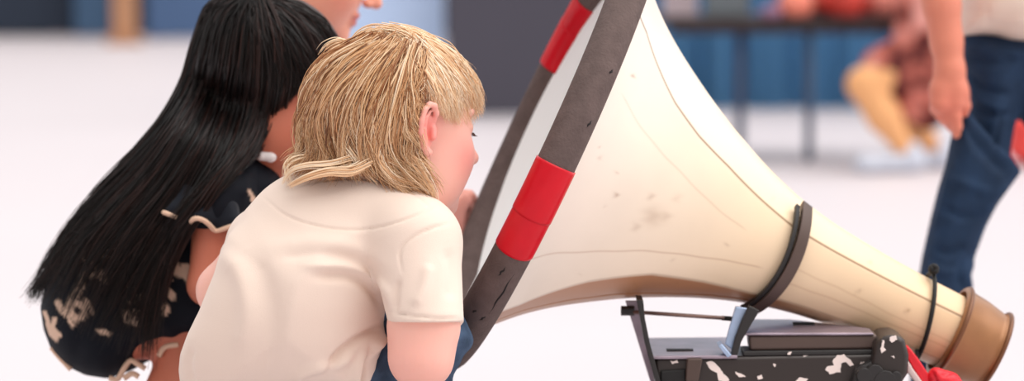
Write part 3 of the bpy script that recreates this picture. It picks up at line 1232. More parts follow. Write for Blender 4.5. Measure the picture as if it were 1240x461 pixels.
# thin top plate of the front half, with its slot
m = MB()
pl = [W(u, v, BN - .004) for u, v in ((786, 431), (893, 430), (893, 434), (786, 435))]
m.prism(pl, Vector((0, BF - BN + .012, 0)))
tp = m.build('top_plate', MT['plate'], st, bevel=.0012)
m = MB()
c = W(823, 431.0, BN + .05); c = Vector((c.x, c.y, W(823, 430.5, BN - .004).z + .0007))
m.box((c.x - .0155, c.y - .012, c.z - .002), (c.x + .0155, c.y + .004, c.z + .0004))
m.build('slot', MT['cord'], tp)
# raised rear beam
slab([(906, 406), (1062, 404), (1066, 423), (908, 425)], BN + .006, BN + .045, 'beam', MT['beam'], bevel=.004)
m = MB()
pl = [W(u, v, BN + .004) for u, v in ((902, 402.5), (1058, 400.5), (1058, 404), (902, 406))]
p0, p1 = W(902, 406, BN + .004), W(1058, 404, BN + .004)
xm = p0.x + (p1.x - p0.x) * .42
m.prism([Vector((p0.x, p0.y, p0.z)), Vector((p1.x, p0.y, p0.z)), Vector((p1.x, p0.y + .045, p0.z)), Vector((xm, p0.y + .135, p0.z)), Vector((p0.x, p0.y + .135, p0.z))], Vector((0, 0, .003)))
bp_ = m.build('beam_plate', MT['plate'], st, bevel=.0012)
m = MB()
c = W(973, 401, BN + .085); c = Vector((c.x, c.y, W(973, 401.4, BN + .004).z + .0006))
m.box((c.x - .0125, c.y - .006, c.z - .002), (c.x + .0125, c.y + .006, c.z + .0004))
m.build('slot', MT['cord'], bp_)
slab([(900, 425), (1068, 423), (1068, 429), (900, 431)], BN + .002, BN + .05, 'ledge', MT['rubber'])
# end block with bolts
slab([(1060, 416), (1070, 407), (1086, 405), (1096, 412), (1101, 430), (1100, 452), (1088, 470), (1064, 470), (1056, 440)], BN - .022, BN + .06, 'end_block', MT['chip'], bevel=.006)
m = MB()
for (u, v, r) in ((1060, 452, .010), (1072, 462, .013), (1047, 455, .009), (1085, 457, .007)):
    p = W(u, v, BN - .03)
    m.tube([p, p + Vector((0, .05, 0))], r, 14)
m.build('bolt', MT['rubber'], st, bevel=.001)
slab([(1036, 446), (1058, 436), (1070, 450), (1066, 480), (1026, 480)], BN - .016, BN + .03, 'clamp', MT['rubber'], bevel=.004)
# dark pocket and block on the front face at left
slab([(832, 434), (851, 434), (846, 462), (830, 462)], BN - .012, BN + .01, 'strut', MT['beam'], bevel=.002)
slab([(800, 449), (830, 447), (832, 475), (800, 475)], BN - .006, BN + .01, 'cover', MT['cord'], bevel=.002)
eb = [o for o in st.children if o.name.startswith('end_block')][0]
for ol in ([(1078, 408), (1085, 406), (1087, 411), (1081, 414), (1077, 412)], [(1068, 412), (1071, 411), (1070, 420), (1073, 424), (1067, 428), (1066, 422)], [(1080, 431), (1083, 430), (1083, 434)]):
    bare(ol, BN - .022, eb)
# legs and feet down to the floor
for (u, w) in ((830, BN + .03), (1060, BN + .03), (830, .275), (1060, .275)):
    p = W(u, 540, w)
    m = MB(); m.tube([(p.x, p.y, .012), (p.x, p.y, p.z + .01)], .016, 14); lg = m.build('leg', MT['rubber'], st, smooth=True)
    m = MB(); m.tube([(p.x, p.y, 0), (p.x, p.y, .014)], .026, 18); m.build('foot', MT['rubber'], lg, bevel=.002)
# front bracket: bent flat bar up to the bell
m = MB()
L1 = [(757, 364), (776, 364), (779, 385), (786, 415), (800, 470), (790, 470), (777, 428), (766, 392)]
m.prism([W(u, v, BN + .07) for u, v in L1], Vector((0, .006, 0)))
fb = m.build('front_bracket', MT['plate'], st, bevel=.001)
m = MB()
pts = [(771, 362.5), (779, 363.5), (781, 385), (787, 415), (802, 470), (796, 470), (781, 416), (776, 388)]
m.prism([W(u, v, BN - .012) for u, v in pts], Vector((0, .05, 0)))
m.build('bracket_flange', MT['rubber'], fb, bevel=.001)
m = MB()
p = W(758, 376, BN + .06); m.tube([p - Vector((.006, 0, 0)), p + Vector((.01, 0, 0))], .006, 6); m.build('bolt', MT['rubber'], fb, bevel=.0008)
m = MB()
m.tube([W(760, 377.5, BN + .06), W(783, 378.5, BN + .05), W(878, 385, BN + .03)], .0023, 8); m.build('rod', MT['rod'], st, smooth=True)
m = MB()
m.tube([W(874, 384.8, BN + .032), W(896, 386.5, BN + .024), W(905, 398, BN + .018)], .0028, 8); m.build('rod_end', MT['cord'], st, smooth=True)

# rear cradle: strap curved round the near side of the horn and its support down to the stand
def cradle_band(t_fn, w_px, dr0, dr1, a0, a1, n=48):
    vs = []
    for i in range(n + 1):
        th = math.radians(a0 + (a1 - a0) * i / n)
        t = t_fn(i / n)
        for (dt, dr) in ((-w_px / 2, dr0), (w_px / 2, dr0), (w_px / 2, dr1), (-w_px / 2, dr1)):
            tq = t + dt
            R = rad(tq) * 1.045
            vs.append(to_world(HC + ax * (tq / HS) + (R + dr) * (math.cos(th) * e2 + math.sin(th) * e1)))
    fs = []
    for i in range(n):
        for j in range(4):
            fs.append((i * 4 + j, i * 4 + (j + 1) % 4, i * 4 + 4 + (j + 1) % 4, i * 4 + 4 + j))
    fs += [(3, 2, 1, 0), tuple(n * 4 + j for j in range(4))]
    return vs, fs


arc = lambda q: 317 + 4 * q + 13 * math.sin(math.pi * q) - 8 * q
m = MB(); m.add(*cradle_band(arc, 15, .002, .0125, 50, -70)); cr = m.build('cradle_strap', MT['beam'], st, bevel=.0018)
m = MB(); m.add(*cradle_band(lambda q: arc(q) - 11, 6, .0012, .009, 44, -72)); m.build('strap_pad', MT['rubber'], cr, bevel=.001)
# support leg: dark edge bar and pale steel face
m = MB()
m.prism([W(u, v, BN + .0) for u, v in ((907, 370), (920, 376), (909, 394), (898, 413), (893, 430), (885, 430), (890, 410), (898, 389))], Vector((0, .012, 0)))
m.build('cradle_leg', MT['rubber'], st, bevel=.0012)
m = MB()
m.prism([W(u, v, BN + .016) for u, v in ((891, 371), (904, 373), (914, 379), (904, 394), (894, 412), (890, 426), (878, 416), (884, 394))], Vector((0, .008, 0)))
m.build('cradle_face', MT['steel'], st, bevel=.001)
m = MB()
m.prism([W(u, v, BN - .006) for u, v in ((869, 418), (874, 416), (886, 430), (881, 433))], Vector((0, .03, 0)))
m.build('gusset', MT['steel'], st, bevel=.001)

# red webbing straps bundled under the narrow end
rs_ = thing('strap', 'red webbing strap bundled under the narrow end of the horn', 'strap', tuple(W(1125, 452, .24)))
m = MB()
m.prism([W(u, v, BN + .03) for u, v in ((1096, 419), (1101, 420), (1112, 434), (1124, 452), (1128, 470), (1121, 470), (1106, 446), (1096, 428))], Vector((0, .02, 0)))
m.build('webbing', MT['red_strap'], rs_, bevel=.002)
m = MB()
m.prism([W(u, v, BN + .026) for u, v in ((1097, 432), (1106, 447), (1120, 466), (1112, 468), (1098, 450))], Vector((0, .02, 0)))
m.build('lining', MT['trim_nail'], rs_, bevel=.002)
fd = Field(M(1105, 490, .14), M(1175, 435, .36), .0025)
fd.ell(M(1146, 459, .24), (px(17), .02, px(11)), None, .01).ell(M(1133, 455, .235), (px(10), .016, px(11)), None, .01).ell(M(1150, 472, .25), (px(26), .03, px(13)), None, .01)
finish(fd, 'bundle', MT['red_strap'], rs_, folds=[([(1128, 448), (1136, 470)], 2.5, -.004), ([(1140, 455), (1155, 449)], 2, -.003)])
m = MB()
p = W(1108, 500, .27)
m.box((p.x - .008, p.y - .02, p.z - .03), (p.x + .05, p.y + .03, p.z + .018))
q0 = W(1100, 480, .27)
o = m.build('buckle_block', MT['rubber'], rs_, bevel=.004)

# ================================================================== BOY (blond child, back to us)
def skin_paint(T, base, blush, lips, extra=()):
    def f(V, c):
        spots = [(T(.060, -.050, -.042), .024, blush, .6), (T(.060, .050, -.042), .024, blush, .75), (T(.098, 0, -.035), .012, blush, .5)]
        for q in (-1, 1):
            spots.append((T(-.006, q * .080, -.012), .024, blush, .7))
        for (l) in (-.010, 0, .010):
            spots.append((T(.091, l, -.0675), .0085, lips, .8))
        spots += list(extra)
        return paint(V, base, spots)
    return f


def boy():
    t = thing('person', 'blond child in a cream t-shirt and jeans crouching with back turned, peering into the horn', 'person', tuple(to_world(M(400, floor_v(.05), .05)) * np.array([1, 1, 0])))
    O = M(480, 146, .05)
    fr = frame_from((.83, .55, -.04))
    lo = M(195, 735, -.02) - [0, .22, .0]
    hi = M(595, 20, 0) + [0, .40, 0]
    lo[1], hi[1] = D0 - .16, D0 + .42
    lo[2] = M(0, floor_v(0) + 5, 0)[2]
    fine = (np.array([M(385, 0, 0)[0], D0 - .045, M(0, 264, 0)[2]]), np.array([M(592, 0, 0)[0], D0 + .15, M(0, 30, 0)[2]]))
    fd = Field(lo, hi, .0042, fine, .0019)
    T = head(fd, O, fr, .95)
    nb = M(432, 250, .035)
    fd.cone(T(-.018, 0, -.050), nb, .036, .036, .03)
    chest, pelv = M(388, 335, .05), M(348, 490, .085)
    fd.cone(nb, chest, .036, .055, .03).cone(chest, pelv, .058, .058, .03)
    shR, elR, wrR = M(505, 292, -.012), M(510, 432, -.05), M(503, 392, .09)
    shL, elL, wrL = M(322, 294, .09), M(272, 352, .14), M(330, 380, .245)
    fd.cone(chest + [0, 0, .03], shR, .035, .036, .02).cone(chest + [0, 0, .03], shL, .035, .030, .02)
    fd.cone(shR, M(514, 350, -.038), .030, .033, .015).cone(M(514, 350, -.038), M(513, 395, -.045), .033, .0375, .015).cone(M(513, 395, -.045), elR, .0375, .034, .012).cone(elR, wrR, .033, .0235, .012)
    fd.cone(shL, elL, .034, .030, .012).cone(elL, wrL, .030, .022, .012)
    hand(fd, wrR, (.15, .9, .45), (.2, .4, -.9), -1, .115, .35)
    hand(fd, wrL, (.5, .6, .1), (.0, .3, -.9), 1, .115, .45)
    hipR, knR, anR = M(405, 520, .07), M(518, 412, .064), M(440, floor_v(.1) - 65, .09)
    hipL, knL, anL = M(300, 520, .085), M(330, 440, .235), M(310, floor_v(.2) - 65, .20)
    for h, k, a in ((hipR, knR, anR), (hipL, knL, anL)):
        fd.cone(pelv, h, .055, .050, .02).cone(h, k, .050, .032, .02).cone(k, a, .032, .026, .015)
    base = np.array(S(242, 186, 170))
    blush, lips = S(236, 122, 118), S(216, 110, 108)
    hairc = np.array(S(150, 106, 64))

    def painter(V, c):
        c = skin_paint(T, base, blush, lips, [(elR, .03, S(238, 140, 134), .6)])(V, c)
        loc = (V - O) @ fr.T
        # hair roots tint the scalp
        z = loc[:, 2] - (.030 - .35 * np.clip(-loc[:, 0] - .005, -.02, .2) * 1.0 + np.clip(loc[:, 0] - .04, 0, 1) * .4)
        k = np.clip(z / .008 + .5, 0, 1) * (np.abs(loc[:, 1]) < .0735)
        back = np.clip((-.030 - loc[:, 0]) / .008 + .5, 0, 1) * (loc[:, 2] > -.06)
        k = np.maximum(k, back) * .85
        return c * (1 - k[:, None]) + hairc * k[:, None]
    finish(fd, 'body', MT['skin'], t, painter=painter, it=1)

    # ---- t-shirt
    fd = Field(np.array([M(190, 0)[0], D0 - .18, M(0, 540)[2]]), np.array([M(575, 0)[0], D0 + .24, M(0, 190)[2]]), .0023)
    torso = [(345, 224), (385, 210), (432, 205), (480, 216), (520, 243), (540, 262), (520, 300), (478, 340), (467, 372), (464, 392), (468, 415), (474, 440), (482, 470), (476, 520), (230, 520), (214, 480), (213, 450), (216, 430), (226, 405), (241, 376), (259, 332), (266, 308), (276, 284), (300, 258), (324, 240)]
    fd.puff(torso, .03, .100, .150, slope=(.12, M(0, 330)[2], .0, M(390, 0)[0], 4.0))
    fd.cone(M(455, 268, .02), M(503, 294, -.015), .040, .049, .015)
    fd.cone(M(503, 294, -.022), M(516, 388, -.052), .050, .041, .012)
    fd.cone(M(345, 285, .07), M(318, 296, .095), .045, .040, .02).cone(M(318, 296, .095), M(302, 314, .115), .040, .034, .008)
    fd.ell(M(430, 250, .046), (.084, .060, .040), None, .05)
    # sleeve ends and neck opening
    n1 = M(517, 470, -.075) - M(510, 330, -.032)
    n1 = n1 / np.linalg.norm(n1)
    sl_, g = fd.win(M(466, 470, -.05) - [0, .08, 0], M(562, 391, -.05) + [0, .07, 0], 0)
    pc = M(516, 392, -.055)
    dpl = (g[0] - pc[0]) * n1[0] + (g[1] - pc[1]) * n1[1] + (g[2] - pc[2]) * n1[2]
    X_ = (g[0] - M(466, 0, -.05)[0])
    cut = np.maximum(-dpl, -X_)        # region beyond the hem, right of the torso side
    fd.F[sl_] = np.maximum(fd.F[sl_], -cut.astype(np.float32))
    fd.cone(M(448, 204, .04), M(462, 150, .05), .040, .046, .004, 's')
    folds = [
        ([(318, 238), (350, 262), (400, 276), (450, 276), (500, 262), (535, 243)], 1.6, -0.0021),           # yoke seam
        ([(346, 229), (390, 217), (440, 215), (490, 228), (520, 250)], 2.2, -0.0024),                       # collar rib
        ([(487, 330), (484, 305), (498, 288), (520, 277), (545, 270)], 1.8, -0.0021),                       # sleeve seam
([(470, 377), (500, 382), (530, 385), (562, 386)], 1.5, -.0022),
        ([(470, 392), (440, 407), (412, 428), (395, 450)], 5, -0.0090),
        ([(474, 402), (455, 418), (436, 440), (428, 470)], 6, 0.0105),
        ([(452, 415), (440, 440), (437, 468)], 4, -0.0090),
        ([(470, 415), (462, 440), (458, 470)], 4, -0.0060),
        ([(368, 322), (425, 324), (464, 346), (474, 372)], 5, .0045),
        ([(380, 335), (425, 336), (456, 358), (468, 384)], 6, -.0055),
        ([(330, 300), (380, 292), (430, 300), (470, 322)], 9, .0030),
        ([(340, 312), (390, 306), (440, 316)], 6, -.0025),
        ([(478, 378), (479, 356), (483, 338)], 4, -.004),
        ([(500, 372), (512, 350), (520, 318)], 7, 0.0045),
        ([(540, 300), (548, 330), (545, 365)], 8, -0.0030),
        ([(268, 305), (290, 330), (300, 380), (290, 430)], 12, 0.0060),
        ([(300, 300), (320, 340), (330, 400), (320, 461)], 14, -0.0045),
        ([(350, 461), (375, 448), (410, 440), (430, 425)], 6, 0.0060),
        ([(232, 420), (228, 440), (232, 465)], 5, -0.0045),
    ]
    finish(fd, 't_shirt', MT['shirt'], t, it=2, folds=folds)

    # ---- jeans
    fd = Field(np.array([M(200, 0)[0], D0 - .16, M(0, floor_v(.0))[2] + .05]), np.array([M(580, 0)[0], D0 + .33, M(0, 355)[2]]), .004)
    kn2 = M(520, 407, .060)
    fd.cone(M(345, 532, .085), hipR, .056, .056, .02).cone(M(345, 532, .085), hipL, .060, .060, .02)
    fd.cone(hipR, kn2, .054, .0435, .02).cone(kn2, M(452, 600, .10), .0435, .037, .01).cone(M(452, 600, .10), anR, .037, .035, .01)
    fd.cone(hipL, knL, .07, .044, .02).cone(knL, anL, .044, .036, .01)
    V, Q = fd.mesh()
    V = relax(V, Q, 1)
    N = vnormals(V, Q)
    P = uvof(V)
    wv = .0026 * np.sin(P[:, 1] * .085 + P[:, 0] * .03 + 1.2 * np.sin(P[:, 0] * .05)) + .0012 * np.sin(P[:, 1] * .17 - P[:, 0] * .11)
    link_mesh('jeans', to_world(V + N * wv[:, None]), Q, MT['denim'], t)
    shoe('shoe', anR, (.7, .7), 0, MT['shoe_dark'], t)
    shoe('shoe', anL, (.7, .7), 0, MT['shoe_dark'], t)

    # ---- eyelashes
    for q in (-1, 1):
        m = MB()
        for i in range(9):
            l = q * (.020 + .0024 * i)
            a = T(.0850 - abs(abs(l) - .03) * .25, l, -.0105)
            b = T(.0905 - abs(abs(l) - .03) * .3, l * 1.05, -.0145)
            m.tube([to_world(a), to_world((a * .5 + b * .5) - [0, 0, .0012]), to_world(b)], [.0004, .00035, .00012], 5)
        m.build('eyelashes', MT['lash'], t, smooth=True)

    # ---- hair
    sk = Skull(T(-.006, 0, .020), np.array((.0885, .0715, .0825)) * .95, fr)
    K = 22
    top = [
        [(470, 42), (505, 46), (538, 60), (564, 82), (579, 104), (586, 128)],
        [(478, 45), (510, 53), (540, 70), (563, 94), (577, 118), (583, 142)],
        [(486, 48), (512, 62), (536, 82), (555, 106), (567, 130), (572, 152)],
        [(492, 52), (512, 70), (530, 90), (544, 112), (552, 134), (556, 156)],
        [(498, 56), (510, 76), (522, 96), (531, 114), (537, 132), (540, 148)],
        [(501, 60), (506, 80), (513, 98), (519, 112), (523, 124), (525, 134)],
    ]
    side = [
        [(504, 60), (503, 84), (504, 106), (509, 120), (514, 128)],
        [(503, 62), (498, 88), (494, 112), (494, 132), (490, 160)],
        [(500, 62), (493, 90), (488, 118), (488, 150), (492, 184), (508, 214, -0.012), (530, 244, -0.013)],
        [(494, 58), (480, 92), (470, 128), (464, 162), (470, 192, -0.014), (490, 218, -0.016), (514, 240, -0.016)],
        [(488, 60), (466, 92), (449, 130), (446, 165), (452, 198, -0.016), (468, 219, -0.020)],
        [(478, 57), (450, 88), (430, 125), (424, 162), (428, 196, -0.016), (440, 217, -0.022)],
        [(468, 56), (434, 84), (410, 122), (402, 162, 0.000), (405, 196, -0.008), (394, 219, -0.022)],
        [(458, 55), (418, 80), (392, 118), (382, 158, 0.020), (384, 192, 0.008), (360, 216, -0.008)],
        [(446, 55), (404, 76), (380, 108), (372, 150, 0.040), (371, 186, 0.032), (345, 207, 0.015)],
        [(438, 57), (398, 76), (375, 108), (369, 148, 0.070), (368, 184, 0.070), (348, 208, 0.060)],
    ]
    rear = [
        [(440, 60), (398, 78), (376, 110), (369, 148, 0.070), (368, 184, 0.070), (350, 208, 0.060)],
        [(444, 58, 0.070), (404, 74, 0.100), (384, 105, 0.110), (379, 150, 0.110), (378, 188, 0.105), (368, 212, 0.100)],
        [(446, 58, 0.080), (416, 74, 0.115), (402, 105, 0.135), (398, 150, 0.135), (396, 188, 0.130), (390, 214, 0.120)],
    ]
    G = guide_field([sk.guide(g, .005) for g in top], K)
    s1 = locks(G, 260, 12, K, .0034, .006, .0035, .00062, .55, root_jit=.0045, trim=(.66, 1.0))
    G = guide_field([sk.guide(g, .005) for g in side], K)
    s2 = locks(G, 260, 12, K, .0042, .005, .010, .00075, .6, root_jit=.004, trim=(.84, 1.0), wfreq=(.8, 1.6))
    Gu = guide_field([sk.guide([q if len(q) == 2 else (q[0], q[1], q[2] - .007) for q in g], .011) for g in side], K)
    s2b = locks(Gu, 135, 16, K, .0034, .007, .015, .00065, .86, root_jit=.003, trim=(.82, 1.0), wfreq=(.7, 1.5))
    G = guide_field([sk.guide(g, .005) for g in rear], K)
    s3 = locks(G, 120, 6, K, .003, .004, .006, .0011, .6)

    def reach(d):
        f = d @ fr[0]
        return 1.30 + (.75 if f < -.1 else 0.0)
    s4 = sk.radial(T(-.05, 0, .09) - T(0, 0, .02), 1300, reach, off=.0025, r=.0010)
    # loose fly-away locks over the crown and at the collar
    fly = []
    for g in ([(418, 70, 0.030), (432, 44, 0.030), (455, 33, 0.035), (485, 40, 0.040), (515, 56, 0.030)],
              [(424, 66, 0.040), (440, 46, 0.040), (462, 37, 0.040), (498, 46, 0.030)],
              [(430, 58, 0.030), (402, 66, 0.020), (383, 86, 0.010), (377, 104, 0.005), (383, 113, 0.000)],
              [(428, 60, 0.030), (400, 72, 0.020), (386, 92, 0.010), (380, 108, 0.000)],
              [(372, 190, 0.030), (356, 190, 0.020), (347, 200, 0.015), (350, 216, 0.010), (354, 226, 0.005)],
              [(380, 192, 0.010), (360, 196, 0.000), (348, 206, 0.000), (346, 222, 0.000)],
              [(430, 56, 0.030), (412, 50, 0.030), (396, 56, 0.030), (388, 66, 0.030)]):
        P = guide_field([np.array([M(*p) for p in g])], K)
        for _ in range(13):
            o = rng.normal(0, .0026, 3)
            fly.append(P[0] + o + rng.normal(0, .001, 3) * np.linspace(0, 1, K)[:, None])
    s5 = (np.array(fly), np.full(len(fly), .0006))
    # light ends lying over the collar at the left, and the long lock behind the ear
    ends = []
    for g, cnt, sp in (([(447, 196, -.024), (425, 206, -.030), (398, 207, -.030), (372, 214, -.024), (350, 225, -.012)], 34, .0034),
                       ([(430, 192, -.022), (402, 199, -.026), (372, 201, -.022), (352, 208, -.012), (343, 222, -.004)], 26, .0030),
                       ([(486, 172, -.016), (500, 196, -.022), (514, 216, -.022), (524, 234, -.018), (527, 250, -.012)], 40, .0034),
                       ([(478, 150, -.020), (462, 172, -.026), (458, 192, -.028), (470, 210, -.028), (488, 222, -.024)], 26, .003),
                       ([(440, 120, -.016), (420, 146, -.018), (418, 172, -.022), (432, 194, -.026), (436, 212, -.026)], 26, .003),
                       ([(400, 110, .004), (386, 140, .006), (388, 166, .004), (380, 186, .004), (366, 204, .004)], 22, .003)):
        P = guide_field([np.array([M(*p) for p in g])], K)[0]
        for _ in range(cnt):
            o = rng.normal(0, sp, 3)
            ends.append(P + o * (1 - .6 * np.linspace(0, 1, K)[:, None]) + rng.normal(0, .0006, (1, 3)))
    s6 = (np.array(ends), rng.uniform(.0005, .0009, len(ends)))
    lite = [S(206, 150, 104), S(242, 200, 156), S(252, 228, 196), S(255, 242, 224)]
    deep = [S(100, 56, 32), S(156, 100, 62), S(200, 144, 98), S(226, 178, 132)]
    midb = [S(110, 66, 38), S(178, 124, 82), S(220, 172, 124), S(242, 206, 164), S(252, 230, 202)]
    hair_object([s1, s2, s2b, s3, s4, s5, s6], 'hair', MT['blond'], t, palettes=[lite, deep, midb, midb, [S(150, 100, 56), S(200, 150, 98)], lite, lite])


boy()

# ================================================================== GIRL (long dark hair)
def girl():
    WG = .42
    t = thing('person', 'child with very long dark hair and navy print dress crouching beside the blond child', 'person', tuple(to_world(M(190, floor_v(WG), WG)) * np.array([1, 1, 0])))
    O = M(330, 92, WG)
    fr = frame_from((.86, .22, -.46))
    lo = np.array([M(30, 0, WG)[0], D0 + WG - .22, M(0, floor_v(WG) + 5, WG)[2]])
    hi = np.array([M(440, 0, WG)[0], D0 + WG + .26, M(0, -15, WG)[2]])
    fine = (np.array([M(240, 0, WG)[0], D0 + WG - .09, M(0, 215, WG)[2]]), np.array([M(425, 0, WG)[0], D0 + WG + .09, M(0, -8, WG)[2]]))
    fd = Field(lo, hi, .005, fine, .0024)
    T = head(fd, O, fr, .97, ears=())
    nb = M(300, 212, WG + .01)
    fd.cone(T(-.012, 0, -.055), nb, .031, .034, .03)
    chest, pelv = M(262, 262, WG + .02), M(142, 385, WG + .02)
    fd.cone(nb, chest, .034, .042, .03).cone(chest, pelv, .045, .05, .03)
    sh, el, wr = M(266, 226, WG - .072), M(251, 345, WG - .092), M(330, 395, WG - .03)
    fd.cone(chest + [0, 0, .02], sh, .045, .034, .02).cone(sh, el, .030, .0225, .01).cone(el, wr, .023, .018, .01)
    hand(fd, wr, (.9, .2, .2), (0, .3, -.9), -1, .115, .4)
    sh, el, wr = M(285, 226, WG + .105), M(320, 330, WG + .12), M(400, 360, WG + .09)
    fd.cone(chest + [0, 0, .02], sh, .045, .034, .02).cone(sh, el, .030, .0225, .01).cone(el, wr, .023, .018, .01)
    hand(fd, wr, (.9, .1, .3), (0, -.3, -.9), 1, .115, .4)
    aR, aL = M(178, floor_v(WG - .05) - 62, WG - .05), M(200, floor_v(WG + .09) - 62, WG + .09)
    for h, k, a in ((M(158, 388, WG - .02), M(236, 388, WG - .012), aR), (M(150, 392, WG + .07), M(250, 388, WG + .085), aL)):
        fd.cone(pelv, h, .046, .044, .02).cone(h, k, .044, .033, .02).cone(k, k * .55 + a * .45, .034, .036, .015).cone(k * .55 + a * .45, a, .036, .023, .015)
    base = np.array(S(194, 114, 90))

    def painter(V, c):
        c = skin_paint(T, base, S(206, 116, 100), S(190, 100, 92))(V, c)
        loc = (V - O) @ fr.T
        k = np.clip((loc[:, 2] - .015 - np.clip(loc[:, 0] - .02, 0, 1) * .75) / .008, 0, 1)
        k = np.maximum(k, np.clip((.012 - loc[:, 0]) / .008, 0, 1) * (loc[:, 2] > -.075) * (loc[:, 2] < .2)) * .95
        return c * (1 - k[:, None]) + np.array(S(30, 20, 18)) * k[:, None]
    finish(fd, 'body', MT['skin'], t, painter=painter)

    # dress with its cream print
    fd = Field(np.array([M(30, 0, WG)[0], D0 + WG - .14, M(0, 480, WG)[2]]), np.array([M(380, 0, WG)[0], D0 + WG + .19, M(0, 172, WG)[2]]), .0034)
    poly = [(300, 193), (330, 196), (346, 208), (352, 262), (335, 330), (312, 392), (290, 416), (245, 415), (215, 418), (192, 430), (160, 448), (132, 458), (105, 454), (82, 443), (64, 424), (54, 398), (50, 370), (58, 342), (74, 312), (118, 268), (178, 228), (240, 202), (276, 192)]
    fd.puff(poly, WG + .022, .098, .052)
    sh = M(268, 226, WG - .062)
    fd.cone(M(285, 222, WG - .03), M(262, 236, WG - .078), .040, .037, .02).cone(M(262, 236, WG - .078), M(257, 250, WG - .086), .037, .034, .01)
    fd.cone(M(288, 222, WG + .08), M(300, 250, WG + .11), .042, .036, .02)
    fd.cone(T(-.03, 0, -.05), nb + [0, 0, .002], .040, .046, .004, 's')
    fl = []
    prnt = [  # (polyline, half width px)
        ([(100, 330), (95, 345), (84, 362), (80, 372)], 2.2), ([(103, 330), (101, 346), (92, 360), (82, 376)], 1.6),
        ([(70, 366), (76, 377), (84, 382)], 4), ([(88, 366), (84, 378), (92, 386)], 4), ([(96, 368), (104, 372), (100, 384)], 4), ([(104, 364), (110, 376)], 3.5), ([(84, 388), (88, 394)], 2.5),
        ([(98, 308), (104, 312)], 5), ([(122, 306), (138, 300), (146, 304)], 3), ([(126, 312), (140, 309)], 2.5), ([(112, 334), (122, 330), (126, 340)], 4), ([(108, 318), (114, 322)], 3),
        ([(58, 392), (62, 404), (68, 410)], 3), ([(66, 386), (63, 398), (72, 406)], 3), ([(54, 378), (58, 388)], 2.5),
        ([(190, 334), (204, 328), (218, 330)], 5), ([(212, 326), (226, 332), (232, 344)], 5), ([(196, 318), (208, 316), (214, 320)], 3.5), ([(188, 338), (186, 344)], 4), ([(222, 322), (232, 326)], 4), ([(194, 342), (206, 338)], 3),
        ([(190, 352), (200, 350), (208, 358)], 5), ([(186, 366), (188, 378)], 5), ([(196, 368), (202, 374), (198, 378)], 4.5), ([(160, 350), (168, 356)], 4.5), ([(152, 378), (156, 388)], 5), ([(166, 378), (164, 390)], 4.5), ([(158, 364), (170, 360)], 3.5),
        ([(208, 282), (214, 288)], 4), ([(306, 240), (314, 256)], 3), ([(302, 232), (309, 242)], 2), ([(150, 296), (160, 290)], 3), ([(120, 400), (132, 404)], 3), ([(250, 392), (262, 398)], 4),
        ([(310, 300), (322, 312)], 5), ([(280, 370), (290, 380)], 5),
    ]

    def painter2(V, c):
        N_ = np.tile(np.array(S(11, 15, 25)), (len(V), 1))
        P = uvof(V)
        cream = np.array(S(214, 182, 160))
        for line, hw in prnt:
            d, _ = seg_dist(P, line)
            k = np.clip((hw - d) / 1.2 + .5, 0, 1) * (V[:, 1] < D0 + WG + .02)
            N_ = N_ * (1 - k[:, None]) + cream * k[:, None]
            # the same print again on the far side
            d, _ = seg_dist(P, [(a + 40, b + 12) for a, b in line])
            k = np.clip((hw - d) / 1.2 + .5, 0, 1) * (V[:, 1] > D0 + WG + .04)
            N_ = N_ * (1 - k[:, None]) + cream * k[:, None]
        return N_
    finish(fd, 'dress', MT['navy'], t, it=2, painter=painter2, folds=[([(230, 290), (200, 300), (160, 310)], 8, -.004), ([(320, 200), (316, 230), (322, 270)], 6, -.004), ([(300, 205), (296, 240)], 5, .003), ([(220, 420), (200, 390), (190, 350)], 8, .004), ([(90, 440), (100, 400), (120, 360)], 10, -.003)])
    # frilled sleeve edge
    c0 = M(257, 252, WG - .088)
    rings, nA = [], 160
    for j, (h, rr, am) in enumerate(((.02, .034, .0), (.008, .037, .002), (-.006, .041, .006), (-.018, .045, .010))):
        ring = []
        for i in range(nA):
            a = 2 * math.pi * i / nA
            wv = am * math.sin(a * 7 + .8)
            r = rr + wv
            ring.append(c0 + np.array([r * math.cos(a) * 1.05 - .006 * (j / 3), r * math.sin(a) * .8, h + .008 * math.cos(a) * -1.2 + wv * .5]))
        rings.append(ring)
    V = np.array([p for r in rings for p in r])
    Qf = np.array([(j * nA + i, j * nA + (i + 1) % nA, (j + 1) * nA + (i + 1) % nA, (j + 1) * nA + i) for j in range(3) for i in range(nA)])
    fr_o = link_mesh('sleeve_frill', to_world(V), Qf, MT['navy_plain'], t)
    so = fr_o.modifiers.new('s', 'SOLIDIFY'); so.thickness = .0016
    m = MB(); m.tube([to_world(p) for p in rings[-1]], .0030, 8, closed=True); m.build('frill_trim', MT['cream_trim'], fr_o, smooth=True)
    # hem trims
    for g in ([(62, 420), (72, 432), (86, 447)], [(132, 457), (142, 459), (150, 446), (158, 436), (166, 440), (176, 446)], [(192, 431), (200, 420), (216, 417)], [(150, 458), (160, 452), (168, 456)]):
        m = MB()
        pts = resample(np.array([M(u, v, WG - .05 if u > 120 else WG - .02) for u, v in g]), 16)
        m.tube([to_world(p) for p in pts], .0034, 8); m.build('hem_trim', MT['cream_trim'], t, smooth=True)
    # white collar
    fd = Field(M(295, 212, WG) - [0, .1, 0], M(352, 172, WG) + [0, .1, 0], .0025)
    fd.path([M(306, 184, WG - .045), M(316, 189, WG - .055), M(328, 190, WG - .052), M(337, 184, WG - .03), M(342, 178, WG)], [.003, .0050, .0060, .0050, .003], .004)
    finish(fd, 'collar', MT['white_cloth'], t)
    aRs, aLs = aR, aL
    shoe('shoe', aRs, (.9, .2), 0, MT['shoe_dark'], t)
    shoe('shoe', aLs, (.9, .2), 0, MT['shoe_dark'], t)

